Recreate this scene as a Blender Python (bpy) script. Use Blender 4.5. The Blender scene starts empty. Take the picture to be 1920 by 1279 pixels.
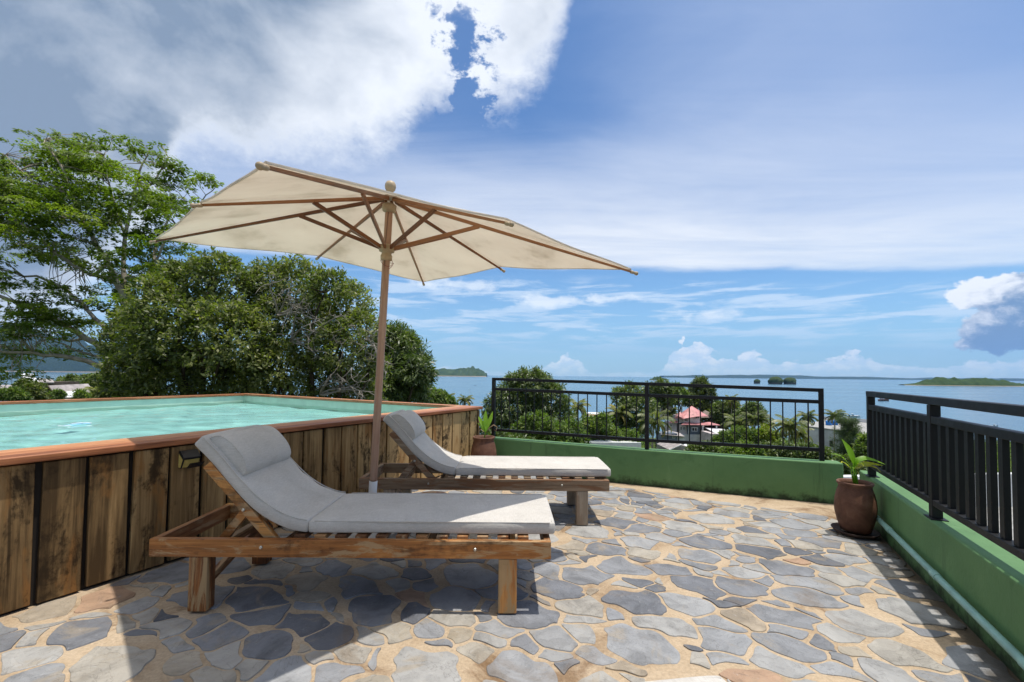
import bpy, bmesh, math, random
import numpy as np
from mathutils import Vector, Matrix

R = math.radians
random.seed(7)
rng = np.random.default_rng(7)
scene = bpy.context.scene
col = scene.collection

# ------------------------------------------------------------------ camera
FPX, EYE = 853.0, 1.2
PITCH, ROLL = R(2.0), math.atan(0.0100)
_fw = np.array([0, math.cos(PITCH), math.sin(PITCH)])
_u0 = np.array([0, -math.sin(PITCH), math.cos(PITCH)])
_r0 = np.array([1.0, 0, 0])
_rt = _r0 * math.cos(ROLL) + _u0 * math.sin(ROLL)
_up = _u0 * math.cos(ROLL) - _r0 * math.sin(ROLL)
_cy = 703.5 - FPX * math.tan(PITCH)
CAMLOC = np.array([0, 0, EYE])
cam = bpy.data.cameras.new('camera')
cam_o = bpy.data.objects.new('camera', cam)
col.objects.link(cam_o)
cam_o.matrix_world = Matrix(((_rt[0], _up[0], -_fw[0], 0), (_rt[1], _up[1], -_fw[1], 0),
                             (_rt[2], _up[2], -_fw[2], EYE), (0, 0, 0, 1)))
cam.sensor_width = 36.0
cam.lens = FPX / 1920 * 36.0
cam.shift_y = (_cy - 639.5) / 1920
cam.clip_start, cam.clip_end = 0.05, 120000
scene.camera = cam_o


def ray(px, py):
    return _fw + _rt * (px - 960) / FPX + _up * (_cy - py) / FPX


def G(px, py, z=0.0):                      # point at height z seen at a photo pixel
    d = ray(px, py)
    return CAMLOC + d * ((z - EYE) / d[2])


def D(px, py, Y):                          # point at depth Y
    d = ray(px, py)
    return CAMLOC + d * (Y / d[1])


def V(px, py, p0, u):                      # point on the upright plane through p0 along u
    d = ray(px, py)
    n = np.array([-u[1], u[0], 0.0])
    t = (np.array([p0[0], p0[1], 0]) - CAMLOC) @ n / (d @ n)
    return CAMLOC + d * t


# ------------------------------------------------------------------ node helpers
class N:
    def __init__(s, tree):
        s.t = tree

    def new(s, typ, **kw):
        n = s.t.nodes.new(typ)
        for k, v in kw.items():
            setattr(n, k, v)
        return n

    def set(s, sock, v):
        if v is None:
            return
        if isinstance(v, bpy.types.NodeSocket):
            s.t.links.new(v, sock)
        else:
            if isinstance(v, (tuple, list)) and len(v) == 3 and sock.type == 'RGBA':
                v = tuple(v) + (1,)
            sock.default_value = v

    def m(s, op, a, b=None, c=None, clamp=False):
        n = s.new('ShaderNodeMath', operation=op, use_clamp=clamp)
        for i, v in enumerate((a, b, c)):
            s.set(n.inputs[i], v)
        return n.outputs[0]

    def vm(s, op, a, b=None):
        n = s.new('ShaderNodeVectorMath', operation=op)
        s.set(n.inputs[0], a)
        s.set(n.inputs[1], b)
        return n.outputs[0]

    def sstep(s, v, lo, hi):
        n = s.new('ShaderNodeMapRange', interpolation_type='SMOOTHSTEP')
        s.set(n.inputs[0], v)
        n.inputs[1].default_value, n.inputs[2].default_value = lo, hi
        return n.outputs[0]

    def lin(s, v, lo, hi, a=0.0, b=1.0):
        n = s.new('ShaderNodeMapRange', clamp=True)
        s.set(n.inputs[0], v)
        for i, q in enumerate((lo, hi, a, b)):
            n.inputs[i + 1].default_value = q
        return n.outputs[0]

    def mix(s, f, a, b, blend='MIX'):
        n = s.new('ShaderNodeMix', data_type='RGBA', blend_type=blend)
        s.set(n.inputs[0], f)
        s.set(n.inputs[6], a)
        s.set(n.inputs[7], b)
        return n.outputs[2]

    def noise(s, vec, scale, detail=4, rough=0.55, dist=0.0, lac=2.0, out=0):
        n = s.new('ShaderNodeTexNoise')
        if vec is not None:
            s.set(n.inputs['Vector'], vec)
        n.inputs['Scale'].default_value = scale
        n.inputs['Detail'].default_value = detail
        n.inputs['Roughness'].default_value = rough
        n.inputs['Distortion'].default_value = dist
        n.inputs['Lacunarity'].default_value = lac
        return n.outputs[out]

    def ramp(s, v, stops, interp='LINEAR'):
        n = s.new('ShaderNodeValToRGB')
        n.color_ramp.interpolation = interp
        e = n.color_ramp.elements
        while len(e) < len(stops):
            e.new(0.5)
        for q, (p, c) in zip(e, stops):
            q.position = p
            q.color = (c, c, c, 1) if isinstance(c, (int, float)) else tuple(c) + (1,)
        s.set(n.inputs[0], v)
        return n.outputs[0]

    def curve(s, v, pts, lo, hi, scale):   # piecewise linear function of v
        st = [((p - lo) / (hi - lo), q / scale) for p, q in pts]
        return s.m('MULTIPLY', s.ramp(s.lin(v, lo, hi), st), scale)

    def comb(s, x, y, z):
        n = s.new('ShaderNodeCombineXYZ')
        for i, v in enumerate((x, y, z)):
            s.set(n.inputs[i], v)
        return n.outputs[0]

    def sep(s, v):
        n = s.new('ShaderNodeSeparateXYZ')
        s.set(n.inputs[0], v)
        return n.outputs

    def mapping(s, v, scale=(1, 1, 1), rot=(0, 0, 0), loc=(0, 0, 0)):
        n = s.new('ShaderNodeMapping')
        s.set(n.inputs[0], v)
        n.inputs[1].default_value, n.inputs[2].default_value, n.inputs[3].default_value = loc, rot, scale
        return n.outputs[0]

    def attr(s, name):
        return s.new('ShaderNodeAttribute', attribute_name=name).outputs['Fac']

    def bump(s, h, strength=0.3, dist=0.01):
        n = s.new('ShaderNodeBump')
        n.inputs['Strength'].default_value = strength
        n.inputs['Distance'].default_value = dist
        s.set(n.inputs['Height'], h)
        return n.outputs[0]


# ------------------------------------------------------------------ sky, sun, exposure
SUN = Vector((0.205, -0.035, 1.0)).normalized()
world = bpy.data.worlds.new('World')
scene.world = world
world.use_nodes = True
world.node_tree.nodes.clear()
SKY = 0.10


def build_world():
    q = N(world.node_tree)
    out = q.new('ShaderNodeOutputWorld')
    bg = q.new('ShaderNodeBackground')
    bg.inputs[1].default_value = SKY
    sky = q.new('ShaderNodeTexSky', sky_type='NISHITA', sun_disc=False)
    sky.sun_elevation = math.asin(SUN.z)
    sky.sun_rotation = math.atan2(SUN.x, SUN.y)
    sky.altitude, sky.air_density, sky.dust_density, sky.ozone_density = 30, 1.0, 0.6, 2.0
    d = q.new('ShaderNodeTexCoord').outputs['Generated']
    x, y, z = q.sep(d)
    az = q.m('MULTIPLY', q.m('ARCTAN2', x, y), 57.2958)
    el = q.m('MULTIPLY', q.m('ARCSINE', z), 57.2958)
    zc = q.m('MAXIMUM', z, 0.04)
    pl = q.comb(q.m('DIVIDE', x, zc), q.m('DIVIDE', y, zc), 0.0)     # a flat layer overhead
    K = 1.0 / SKY

    def c(r, g, b):
        return (r * K, g * K, b * K)
    base = q.mix(1.0, sky.outputs[0], (0.62, 0.92, 1.20), 'MULTIPLY')
    low = q.ramp(q.lin(el, 0, 16), [(0, 0.62), (0.35, 0.35), (1, 0.0)])
    base = q.mix(low, base, c(0.42, 0.67, 0.86))
    # thin high veil with a sharp lower border
    n1 = q.noise(q.mapping(pl, (0.5, 1.3, 1), (0, 0, 0.35)), 0.8, 7, 0.62, 0.6)
    n2 = q.noise(q.mapping(pl, (0.35, 2.0, 1), (0, 0, 0.15), (3, 1, 0)), 1.1, 8, 0.65, 0.9)
    wob = q.m('MULTIPLY', q.m('SUBTRACT', q.noise(q.comb(q.m('MULTIPLY', az, 0.06), q.m('MULTIPLY', el, 0.25), 2.0), 1.5, 4, 0.6), 0.5), 1.6)
    edge = q.curve(az, [(-60, 12.0), (-20, 13.2), (0, 13.5), (15, 13.0), (30, 11.8), (48, 9.5), (60, 8)], -60, 60, 20)
    h = q.m('ADD', q.m('SUBTRACT', el, edge), wob)
    prof = q.curve(h, [(-1.0, 0), (-0.25, 0.0), (0.45, 0.80), (3.0, 0.86), (8, 0.66), (12, 0.64), (17, 0.50), (22, 0.46), (30, 0.46), (50, 0.45)], -1, 50, 1)
    veil = q.m('MULTIPLY', prof, q.lin(q.m('ADD', q.m('MULTIPLY', n1, 0.6), q.m('MULTIPLY', n2, 0.4)), 0.30, 0.62, 0.55, 1.12), clamp=True)
    veil = q.m('MULTIPLY', veil, q.lin(az, -50, -8, 0.6, 1.0))
    azw = q.m('ADD', az, q.m('MULTIPLY', q.m('SUBTRACT', n1, 0.5), 34.0))
    clear = q.curve(azw, [(-60, 0.9), (-10, 0.85), (0, 0.92), (8, 0.8), (18, 0.42), (30, 0.08), (40, 0.05), (50, 0.3), (60, .35)], -60, 60, 1)
    veil = q.m('MULTIPLY', veil, q.m('SUBTRACT', 1.0, q.m('MULTIPLY', clear, q.sstep(q.m('ADD', h, q.m('MULTIPLY', q.m('SUBTRACT', n2, 0.5), 9.0)), 9.0, 17.0))))
    wht = q.m('MULTIPLY', veil, q.lin(az, 20, 50, 1.0, 0.80))
    vc = q.mix(q.lin(h, 2, 18), c(0.82, 0.85, 0.89), c(0.58, 0.66, 0.82))
    colr = q.mix(wht, base, vc)
    # streaks below the veil
    sv = q.comb(q.m('MULTIPLY', az, 0.05), q.m('MULTIPLY', el, 0.42), 0.0)
    ns = q.noise(sv, 2.2, 6, 0.6, 0.5)
    band = q.m('MULTIPLY', q.sstep(el, 1.5, 6.5), q.m('SUBTRACT', 1.0, q.sstep(h, -2.2, -0.6)))
    st = q.m('MULTIPLY', q.m('MULTIPLY', band, q.sstep(ns, 0.44, 0.62)), 0.62)
    colr = q.mix(st, colr, c(0.66, 0.77, 0.90))
    dv = q.mapping(d, (1, 1, 1.5))
    nb = q.noise(dv, 9.0, 9, 0.60, 0.25)
    nf = q.noise(dv, 26.0, 8, 0.62, 0.2)
    puff = q.m('ADD', q.m('MULTIPLY', nb, 0.7), q.m('MULTIPLY', nf, 0.3))

    def blob(a0, e0, ra, re):
        u = q.m('DIVIDE', q.m('SUBTRACT', az, a0), ra)
        v = q.m('DIVIDE', q.m('SUBTRACT', el, e0), re)
        return q.m('SQRT', q.m('ADD', q.m('MULTIPLY', u, u), q.m('MULTIPLY', v, v)))
    # small puffs over the sea
    for a0, e0, ra, re, o in ((24, 7.2, 6.5, 1.1, .7), (6, 9.3, 7, 1.0, .75), (-8, 11.2, 8, 1.3, .7), (11, 9.4, 4, .7, .6)):
        k = q.sstep(q.m('SUBTRACT', q.m('MULTIPLY', q.m('SUBTRACT', puff, 0.42), 5.0), q.m('SUBTRACT', blob(a0, e0, ra, re), 0.6)), 0.1, 0.9)
        colr = q.mix(q.m('MULTIPLY', k, o), colr, c(0.80, 0.86, 0.93))
    # cumulus row on the horizon
    nh = q.noise(q.comb(q.m('MULTIPLY', az, 0.11), q.m('MULTIPLY', el, 0.16), 5.0), 3.2, 8, 0.58, 0.2)
    top = q.curve(az, [(-60, 1.0), (-8, 1.2), (0, 0.4), (3, 0.6), (5, 2.7), (8, 2.5), (10, 0.5), (15, 0.7), (18.5, 1.2), (20.6, 4.9), (22.5, 4.7), (24, 2.9), (29, 2.6), (33, 1.5), (37, 2.8), (40, 1.3), (48, 2.0), (60, 2)], -60, 60, 6)
    hc = q.m('SUBTRACT', q.m('MULTIPLY', top, q.m('ADD', -0.15, q.m('MULTIPLY', nh, 2.05))), el)
    k = q.sstep(hc, -0.06, 0.30)
    k = q.m('MULTIPLY', k, q.curve(el, [(-1, .0), (0.2, 0.25), (1.2, 0.55), (2.2, 0.85), (6, 0.95)], -1, 6, 1))
    sh = q.sstep(q.noise(q.comb(q.m('MULTIPLY', az, 0.2), q.m('MULTIPLY', el, 0.35), 9.0), 3.0, 6, 0.6), 0.40, 0.62)
    colr = q.mix(k, colr, q.mix(sh, c(0.60, 0.74, 0.88), c(0.86, 0.90, 0.94)))
    # tall cumulus on the right
    k0 = q.m('MINIMUM', blob(47.6, 7.3, 3.6, 1.7), blob(48.8, 4.6, 4.2, 2.6))
    f = q.m('SUBTRACT', q.m('ADD', 1.0, q.m('MULTIPLY', q.m('SUBTRACT', puff, 0.5), 2.6)), k0)
    k = q.sstep(f, -0.04, 0.10)
    lit = q.sstep(q.m('ADD', q.m('ADD', q.m('MULTIPLY', q.m('SUBTRACT', el, 6.0), 0.22), q.m('MULTIPLY', q.m('SUBTRACT', 46.5, az), 0.16)), q.m('MULTIPLY', q.m('SUBTRACT', nf, 0.5), 3.2)), -0.55, 0.75)
    colr = q.mix(q.m('MULTIPLY', k, 0.97), colr, q.mix(lit, c(0.17, 0.28, 0.47), c(0.84, 0.87, 0.92)))
    # big cloud, upper left
    big = q.noise(dv, 2.6, 10, 0.60, 0.3)
    ed = q.curve(az, [(-90, -4), (-60, -3), (-50, -1.0), (-44, 4), (-40, 12), (-36.5, 20.4), (-25, 22.3), (-20, 24.0), (-13.5, 27.0), (-11, 30.5), (-7.5, 32.5), (-4, 30.8), (0, 31.2), (4, 34), (6.5, 38), (9, 46), (16, 62), (40, 75), (90, 80)], -90, 90, 90)
    f = q.m('ADD', q.m('SUBTRACT', el, ed), q.m('ADD', q.m('MULTIPLY', q.m('SUBTRACT', puff, 0.5), 9.0), q.m('MULTIPLY', q.m('SUBTRACT', big, 0.5), 9.0)))
    hole = q.m('SUBTRACT', 1.0, q.sstep(q.m('ADD', q.m('ADD', blob(-6.8, 35.0, 2.6, 6.0), q.m('MULTIPLY', q.m('SUBTRACT', puff, 0.5), 6.0)), q.m('MULTIPLY', q.m('SUBTRACT', nf, 0.5), 3.0)), 0.2, 1.6))
    f = q.m('SUBTRACT', f, q.m('MULTIPLY', hole, 7.5))
    wisp = q.noise(dv, 60.0, 6, 0.65, 0.3)
    f = q.m('ADD', f, q.m('MULTIPLY', q.m('SUBTRACT', wisp, 0.5), 2.6))
    dens = q.sstep(f, -1.8, 4.2)
    gl = q.curve(az, [(-90, 1.0), (-48, 1.05), (-40, 0.85), (-30, 0.62), (-20, 0.42), (-13, 0.16), (5, 0.08), (90, .1)], -90, 90, 1)
    b2 = q.noise(dv, 4.2, 7, 0.55, 0.2)
    grey = q.m('ADD', gl, q.m('MULTIPLY', q.m('SUBTRACT', b2, 0.5), 2.4), clamp=True)
    grey = q.m('MULTIPLY', grey, q.sstep(f, 0.5, 6.0))
    cc = q.mix(grey, c(0.80, 0.84, 0.90), c(0.22, 0.29, 0.40))
    colr = q.mix(q.m('MULTIPLY', dens, 0.97), colr, cc)
    # bright overhead cap, added above the picture to lift the fill light
    fill_cap = q.sstep(el, 44.0, 68.0)
    colr = q.mix(q.m('MULTIPLY', fill_cap, 0.62), colr, c(1.6, 1.58, 1.55))
    q.set(bg.inputs[0], colr)
    q.t.links.new(bg.outputs[0], out.inputs[0])


build_world()
sun = bpy.data.lights.new('sun', 'SUN')
sun.energy, sun.angle, sun.color = 3.6, R(0.53), (1.0, 0.955, 0.88)
sun_o = bpy.data.objects.new('sun', sun)
sun_o.rotation_euler = SUN.to_track_quat('Z', 'Y').to_euler()
sun_o.location = (5, -1, 30)
col.objects.link(sun_o)
scene.view_settings.view_transform = 'Standard'
scene.view_settings.look = 'None'
scene.view_settings.gamma = 1
scene.view_settings.exposure = 0.27
scene.view_settings.use_curve_mapping = False
scene.render.engine = 'CYCLES'
cy = scene.cycles
cy.use_denoising = True
cy.max_bounces, cy.diffuse_bounces, cy.glossy_bounces, cy.transmission_bounces = 8, 3, 3, 4
cy.transparent_max_bounces = 8
cy.sample_clamp_indirect = 6
cy.caustics_reflective, cy.caustics_refractive = False, True


# ------------------------------------------------------------------ object helpers
def tag(o, label=None, cat=None, group=None, kind=None):
    if label:
        o['label'] = label
    if cat:
        o['category'] = cat
    if group:
        o['group'] = group
    if kind:
        o['kind'] = kind
    return o


def thing(name, label, cat, loc=(0, 0, 0), rz=0.0, group=None):
    o = bpy.data.objects.new(name, None)
    o.empty_display_size = 0.2
    o.location, o.rotation_euler = loc, (0, 0, rz)
    col.objects.link(o)
    return tag(o, label, cat, group)


def copy_tree(o, parent=None):
    c = o.copy()
    col.objects.link(c)
    if parent is not None:
        c.parent = parent
    for ch in list(o.children):
        copy_tree(ch, c)
    return c


class MB:
    """collects faces for one mesh"""

    def __init__(s):
        s.v, s.f, s.t = [], [], []

    def add(s, vs, fs, tone=0.5):
        n = len(s.v)
        s.v += [tuple(map(float, p)) for p in vs]
        s.f += [tuple(i + n for i in f) for f in fs]
        s.t += [tone] * len(fs)
        return s

    def box(s, lo, hi, tone=0.5, M=None):
        x0, y0, z0 = lo
        x1, y1, z1 = hi
        vs = [(x0, y0, z0), (x1, y0, z0), (x1, y1, z0), (x0, y1, z0), (x0, y0, z1), (x1, y0, z1), (x1, y1, z1), (x0, y1, z1)]
        if M is not None:
            vs = [tuple(M @ Vector(p)) for p in vs]
        return s.add(vs, [(3, 2, 1, 0), (4, 5, 6, 7), (0, 1, 5, 4), (1, 2, 6, 5), (2, 3, 7, 6), (3, 0, 4, 7)], tone)

    def beam(s, p, q, w, h, up=(0, 0, 1), tone=0.5):      # w across, h along up
        p, q, up = Vector(p), Vector(q), Vector(up)
        d = (q - p).normalized()
        a = d.cross(up).normalized()
        b = a.cross(d).normalized()
        vs = []
        for c in (p, q):
            for i, j in ((-1, -1), (1, -1), (1, 1), (-1, 1)):
                vs.append(c + a * (i * w / 2) + b * (j * h / 2))
        return s.add(vs, [(0, 1, 2, 3), (7, 6, 5, 4), (0, 4, 5, 1), (1, 5, 6, 2), (2, 6, 7, 3), (3, 7, 4, 0)], tone)

    def tube(s, pts, rad, n=8, cap=True, tone=0.5):
        pts = [Vector(p) for p in pts]
        if not hasattr(rad, '__len__'):
            rad = [rad] * len(pts)
        a = None
        vs = []
        for i, p in enumerate(pts):
            d = (pts[min(i + 1, len(pts) - 1)] - pts[max(i - 1, 0)])
            d = d.normalized() if d.length > 1e-9 else Vector((0, 0, 1))
            if a is None:
                a = d.orthogonal().normalized()
            a = (a - d * a.dot(d))
            a = a.normalized() if a.length > 1e-6 else d.orthogonal().normalized()
            b = d.cross(a)
            for k in range(n):
                t = 2 * math.pi * k / n
                vs.append(p + (a * math.cos(t) + b * math.sin(t)) * rad[i])
        fs = []
        for i in range(len(pts) - 1):
            for k in range(n):
                k2 = (k + 1) % n
                fs.append((i * n + k, i * n + k2, (i + 1) * n + k2, (i + 1) * n + k))
        if cap:
            fs.append(tuple(range(n - 1, -1, -1)))
            fs.append(tuple((len(pts) - 1) * n + k for k in range(n)))
        return s.add(vs, fs, tone)

    def lathe(s, prof, n=32, c=(0, 0, 0), tone=0.5, wob=0.0):
        vs, fs = [], []
        for r, z in prof:
            for k in range(n):
                t = 2 * math.pi * k / n
                w = 1 + wob * math.sin(t * 2 + z * 7) + wob * 0.6 * math.sin(t * 3 + 1 + z * 13)
                vs.append((c[0] + r * w * math.cos(t), c[1] + r * w * math.sin(t), c[2] + z))
        for i in range(len(prof) - 1):
            for k in range(n):
                k2 = (k + 1) % n
                fs.append((i * n + k, i * n + k2, (i + 1) * n + k2, (i + 1) * n + k))
        fs.append(tuple(range(n - 1, -1, -1)))
        fs.append(tuple((len(prof) - 1) * n + k for k in range(n)))
        return s.add(vs, fs, tone)

    def prism(s, poly, z0, z1, tone=0.5):
        n = len(poly)
        if sum(poly[i][0] * poly[(i + 1) % n][1] - poly[(i + 1) % n][0] * poly[i][1] for i in range(n)) < 0:
            poly = poly[::-1]
        vs = [(p[0], p[1], z0) for p in poly] + [(p[0], p[1], z1) for p in poly]
        fs = [tuple(range(n - 1, -1, -1)), tuple(range(n, 2 * n))]
        fs += [(i, (i + 1) % n, n + (i + 1) % n, n + i) for i in range(n)]
        return s.add(vs, fs, tone)

    def build(s, name, mat, parent=None, loc=None, smooth=False, bevel=0.0, seg=2, sub=0):
        off = np.array(loc if loc is not None else (0, 0, 0), float)
        me = bpy.data.meshes.new(name)
        v = np.array(s.v, float) - off
        me.from_pydata([tuple(p) for p in v], [], s.f)
        at = me.attributes.new('tone', 'FLOAT', 'FACE')
        at.data.foreach_set('value', np.array(s.t, np.float32))
        if smooth:
            me.polygons.foreach_set('use_smooth', [True] * len(me.polygons))
        me.materials.append(mat)
        o = bpy.data.objects.new(name, me)
        col.objects.link(o)
        if parent is not None:
            o.parent = parent
        if loc is not None:
            o.location = loc
        if bevel:
            b = o.modifiers.new('bevel', 'BEVEL')
            b.width, b.segments, b.limit_method = bevel, seg, 'ANGLE'
            b.angle_limit = R(40)
        if sub:
            b = o.modifiers.new('sub', 'SUBSURF')
            b.levels = b.render_levels = sub
        return o


# ------------------------------------------------------------------ materials
def mat(name, fn):
    m = bpy.data.materials.new(name)
    m.use_nodes = True
    m.node_tree.nodes.clear()
    q = N(m.node_tree)
    out = q.new('ShaderNodeOutputMaterial')
    sh = fn(q)
    q.t.links.new(sh, out.inputs[0])
    return m


def principled(q, colr, rough=0.6, spec=0.4, normal=None, metal=0.0, **kw):
    n = q.new('ShaderNodeBsdfPrincipled')
    q.set(n.inputs['Base Color'], colr)
    q.set(n.inputs['Roughness'], rough)
    n.inputs['Specular IOR Level'].default_value = spec
    n.inputs['Metallic'].default_value = metal
    if normal is not None:
        q.set(n.inputs['Normal'], normal)
    return n.outputs[0]


def obj_co(q):
    return q.new('ShaderNodeTexCoord').outputs['Object']


def rnd(q):
    return q.new('ShaderNodeObjectInfo').outputs['Random']


def plain(name, c, rough=0.6, var=0.15, scale=6.0, spec=0.4, bump=0.0, bscale=60.0, metal=0.0):
    def fn(q):
        o = obj_co(q)
        n = q.noise(o, scale, 5, 0.6)
        f = q.lin(n, 0.3, 0.7, 1 - var, 1 + var)
        cc = q.mix(1.0, c, q.comb(f, f, f), 'MULTIPLY')
        nm = q.bump(q.noise(o, bscale, 4, 0.6), bump, 0.004) if bump else None
        return principled(q, cc, rough, spec, nm, metal)
    return mat(name, fn)


def wood(name, dark, mid, light, axis, grain=22.0, peel=None, stain=0.0, rough=0.55, spec=0.35, toned=True, ringscale=1.0, streak=None):
    """grain runs along axis (0,1,2); tone attribute shifts each board"""
    def fn(q):
        o = obj_co(q)
        t = q.attr('tone')
        off = q.comb(q.m('MULTIPLY', t, 17.3), q.m('MULTIPLY', t, 9.1), q.m('ADD', q.m('MULTIPLY', t, 5.7), q.m('MULTIPLY', rnd(q), 7.0)))
        o2 = q.vm('ADD', o, off)
        sc = [1.0, 1.0, 1.0]
        sc[axis] = 0.07
        g = q.noise(q.mapping(o2, tuple(sc)), grain, 6, 0.65, 0.8)
        fine = q.noise(q.mapping(o2, tuple(1.0 if i != axis else 0.03 for i in range(3))), grain * 5, 3, 0.6, 0.2)
        big = q.noise(q.mapping(o2, tuple(1.0 if i != axis else 0.35 for i in range(3))), 3.2 * ringscale, 5, 0.6, 0.6)
        v = q.m('ADD', q.m('ADD', q.m('MULTIPLY', g, 0.55), q.m('MULTIPLY', fine, 0.25)), q.m('MULTIPLY', big, 0.35))
        if toned:
            v = q.m('ADD', v, q.m('MULTIPLY', q.m('SUBTRACT', t, 0.5), 0.34))
        c = q.ramp(v, [(0.40, dark), (0.55, mid), (0.72, light)])
        crk = q.noise(q.mapping(o2, tuple(1.0 if i != axis else 0.025 for i in range(3)), loc=(2, 6, 4)), grain * 2.2, 4, 0.6, 0.5)
        c = q.mix(q.m('MULTIPLY', q.sstep(crk, 0.60, 0.68), 0.65), c, tuple(x * 0.3 for x in dark))
        hgt = q.m('ADD', q.m('MULTIPLY', g, 0.6), q.m('MULTIPLY', fine, 0.4))
        ro = rough
        if peel is not None:
            pn = q.noise(q.mapping(o2, tuple(1.0 if i != axis else 0.16 for i in range(3)), loc=(3, 1, 2)), 13.0, 8, 0.68, 1.2)
            pk = q.sstep(pn, 0.50, 0.57)
            c = q.mix(q.m('MULTIPLY', pk, 0.85), c, q.mix(fine, peel, tuple(x * 0.72 for x in peel)))
            ro = q.lin(pk, 0, 1, rough, 0.8)
        if streak is not None:
            sn = q.noise(q.mapping(o2, tuple(1.0 if i != axis else 0.22 for i in range(3)), loc=(7, 4, 2)), 7.0, 6, 0.6, 0.7)
            c = q.mix(q.m('MULTIPLY', q.sstep(sn, 0.53, 0.66), 0.8), c, streak)
        if stain:
            s1 = q.noise(q.mapping(o2, tuple(1.0 if i != axis else 0.4 for i in range(3)), loc=(5, 8, 1)), 5.0, 8, 0.7, 0.9)
            s2 = q.noise(o2, 34.0, 4, 0.6)
            k = q.m('MULTIPLY', q.sstep(q.m('ADD', s1, q.m('MULTIPLY', q.m('SUBTRACT', s2, 0.5), 0.25)), 0.50, 0.66), stain)
            c = q.mix(k, c, tuple(x * 0.35 for x in dark))
        return principled(q, c, ro, spec, q.bump(hgt, 0.35, 0.004))
    return mat(name, fn)


M = {}
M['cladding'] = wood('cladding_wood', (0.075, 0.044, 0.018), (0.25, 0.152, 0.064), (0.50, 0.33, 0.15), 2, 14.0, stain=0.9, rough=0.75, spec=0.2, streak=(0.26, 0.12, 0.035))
M['coping'] = wood('coping_wood', (0.19, 0.062, 0.026), (0.37, 0.138, 0.055), (0.52, 0.25, 0.12), 1, 24.0, stain=0.25, rough=0.5, spec=0.35)
M['lounger'] = wood('lounger_wood', (0.10, 0.033, 0.010), (0.36, 0.135, 0.033), (0.60, 0.29, 0.085), 0, 20.0, peel=(0.50, 0.33, 0.17), stain=0.7, rough=0.45)
M['lounger_leg'] = wood('lounger_leg_wood', (0.10, 0.033, 0.010), (0.34, 0.12, 0.03), (0.56, 0.26, 0.075), 2, 20.0, peel=(0.48, 0.32, 0.16), stain=0.75, rough=0.45)
M['lounger_y'] = wood('lounger_slat_wood', (0.10, 0.042, 0.018), (0.26, 0.11, 0.04), (0.42, 0.22, 0.09), 1, 20.0, peel=(0.48, 0.32, 0.18), stain=0.2, rough=0.5)
M['grey_wood'] = wood('weathered_grey_wood', (0.12, 0.075, 0.045), (0.25, 0.17, 0.105), (0.38, 0.29, 0.20), 0, 20.0, peel=(0.22, 0.10, 0.045), stain=0.25, rough=0.6)
M['grey_leg'] = wood('weathered_grey_leg_wood', (0.14, 0.10, 0.07), (0.27, 0.21, 0.15), (0.40, 0.32, 0.24), 2, 20.0, peel=(0.30, 0.21, 0.14), stain=0.25, rough=0.6)
M['parasol_wood'] = wood('parasol_wood', (0.13, 0.05, 0.022), (0.26, 0.105, 0.045), (0.38, 0.18, 0.085), 0, 16.0, rough=0.4, toned=True)
M['pole_wood'] = wood('pole_wood', (0.24, 0.11, 0.06), (0.40, 0.22, 0.14), (0.50, 0.33, 0.23), 2, 16.0, rough=0.42, spec=0.4)
M['hub_wood'] = plain('pale_turned_wood', (0.42, 0.31, 0.19), 0.5, 0.25, 9)
M['white_metal'] = plain('white_painted_metal', (0.72, 0.70, 0.66), 0.5, 0.1, 5)
def _black(q):
    o = obj_co(q)
    n = q.noise(o, 9, 6, 0.7)
    sp_ = q.noise(o, 42, 5, 0.7)
    c = q.ramp(n, [(0.3, (0.007, 0.007, 0.008)), (0.7, (0.014, 0.014, 0.015))])
    c = q.mix(q.m('MULTIPLY', q.sstep(sp_, 0.66, 0.74), 0.7), c, (0.085, 0.04, 0.02))
    d = q.noise(q.mapping(o, (1, 1, 1), loc=(1, 5, 2)), 3, 5, 0.6)
    c = q.mix(q.m('MULTIPLY', q.sstep(d, 0.55, 0.75), 0.25), c, (0.07, 0.068, 0.062))
    return principled(q, c, q.lin(n, 0.3, 0.7, 0.4, 0.62), 0.28, q.bump(sp_, 0.12, 0.002))


M['black_metal'] = mat('black_painted_metal', _black)
M['steel'] = plain('bolt_steel', (0.55, 0.54, 0.5), 0.35, 0.2, 20, 0.5, metal=1.0)


def _fabric(q):
    o = obj_co(q)
    n = q.noise(q.mapping(o, (1, 0.12, 1)), 240, 3, 0.6)
    n2 = q.noise(q.mapping(o, (0.12, 1, 1)), 240, 3, 0.6)
    big = q.noise(o, 4, 5, 0.6)
    f = q.m('ADD', q.m('ADD', q.m('MULTIPLY', n, 0.5), q.m('MULTIPLY', n2, 0.5)), q.m('MULTIPLY', q.m('SUBTRACT', big, 0.5), 0.5))
    c = q.ramp(f, [(0.3, (0.44, 0.412, 0.37)), (0.7, (0.605, 0.572, 0.525))])
    cr = q.noise(q.mapping(o, (1.0, 0.55, 1.0)), 7.5, 5, 0.55, 1.1)
    nm = q.bump(cr, 0.30, 0.022)
    b2 = q.new('ShaderNodeBump')
    b2.inputs['Strength'].default_value, b2.inputs['Distance'].default_value = 0.3, 0.002
    q.set(b2.inputs['Height'], q.m('ADD', n, n2))
    q.set(b2.inputs['Normal'], nm)
    st = q.noise(q.mapping(o, (1, 1, 1), loc=(2, 3, 1)), 3.0, 6, 0.65, 0.5)
    c = q.mix(q.m('MULTIPLY', q.sstep(st, 0.52, 0.70), 0.22), c, (0.30, 0.265, 0.22))
    return principled(q, c, 0.9, 0.15, b2.outputs[0])


M['fabric'] = mat('grey_linen', _fabric)


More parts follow.
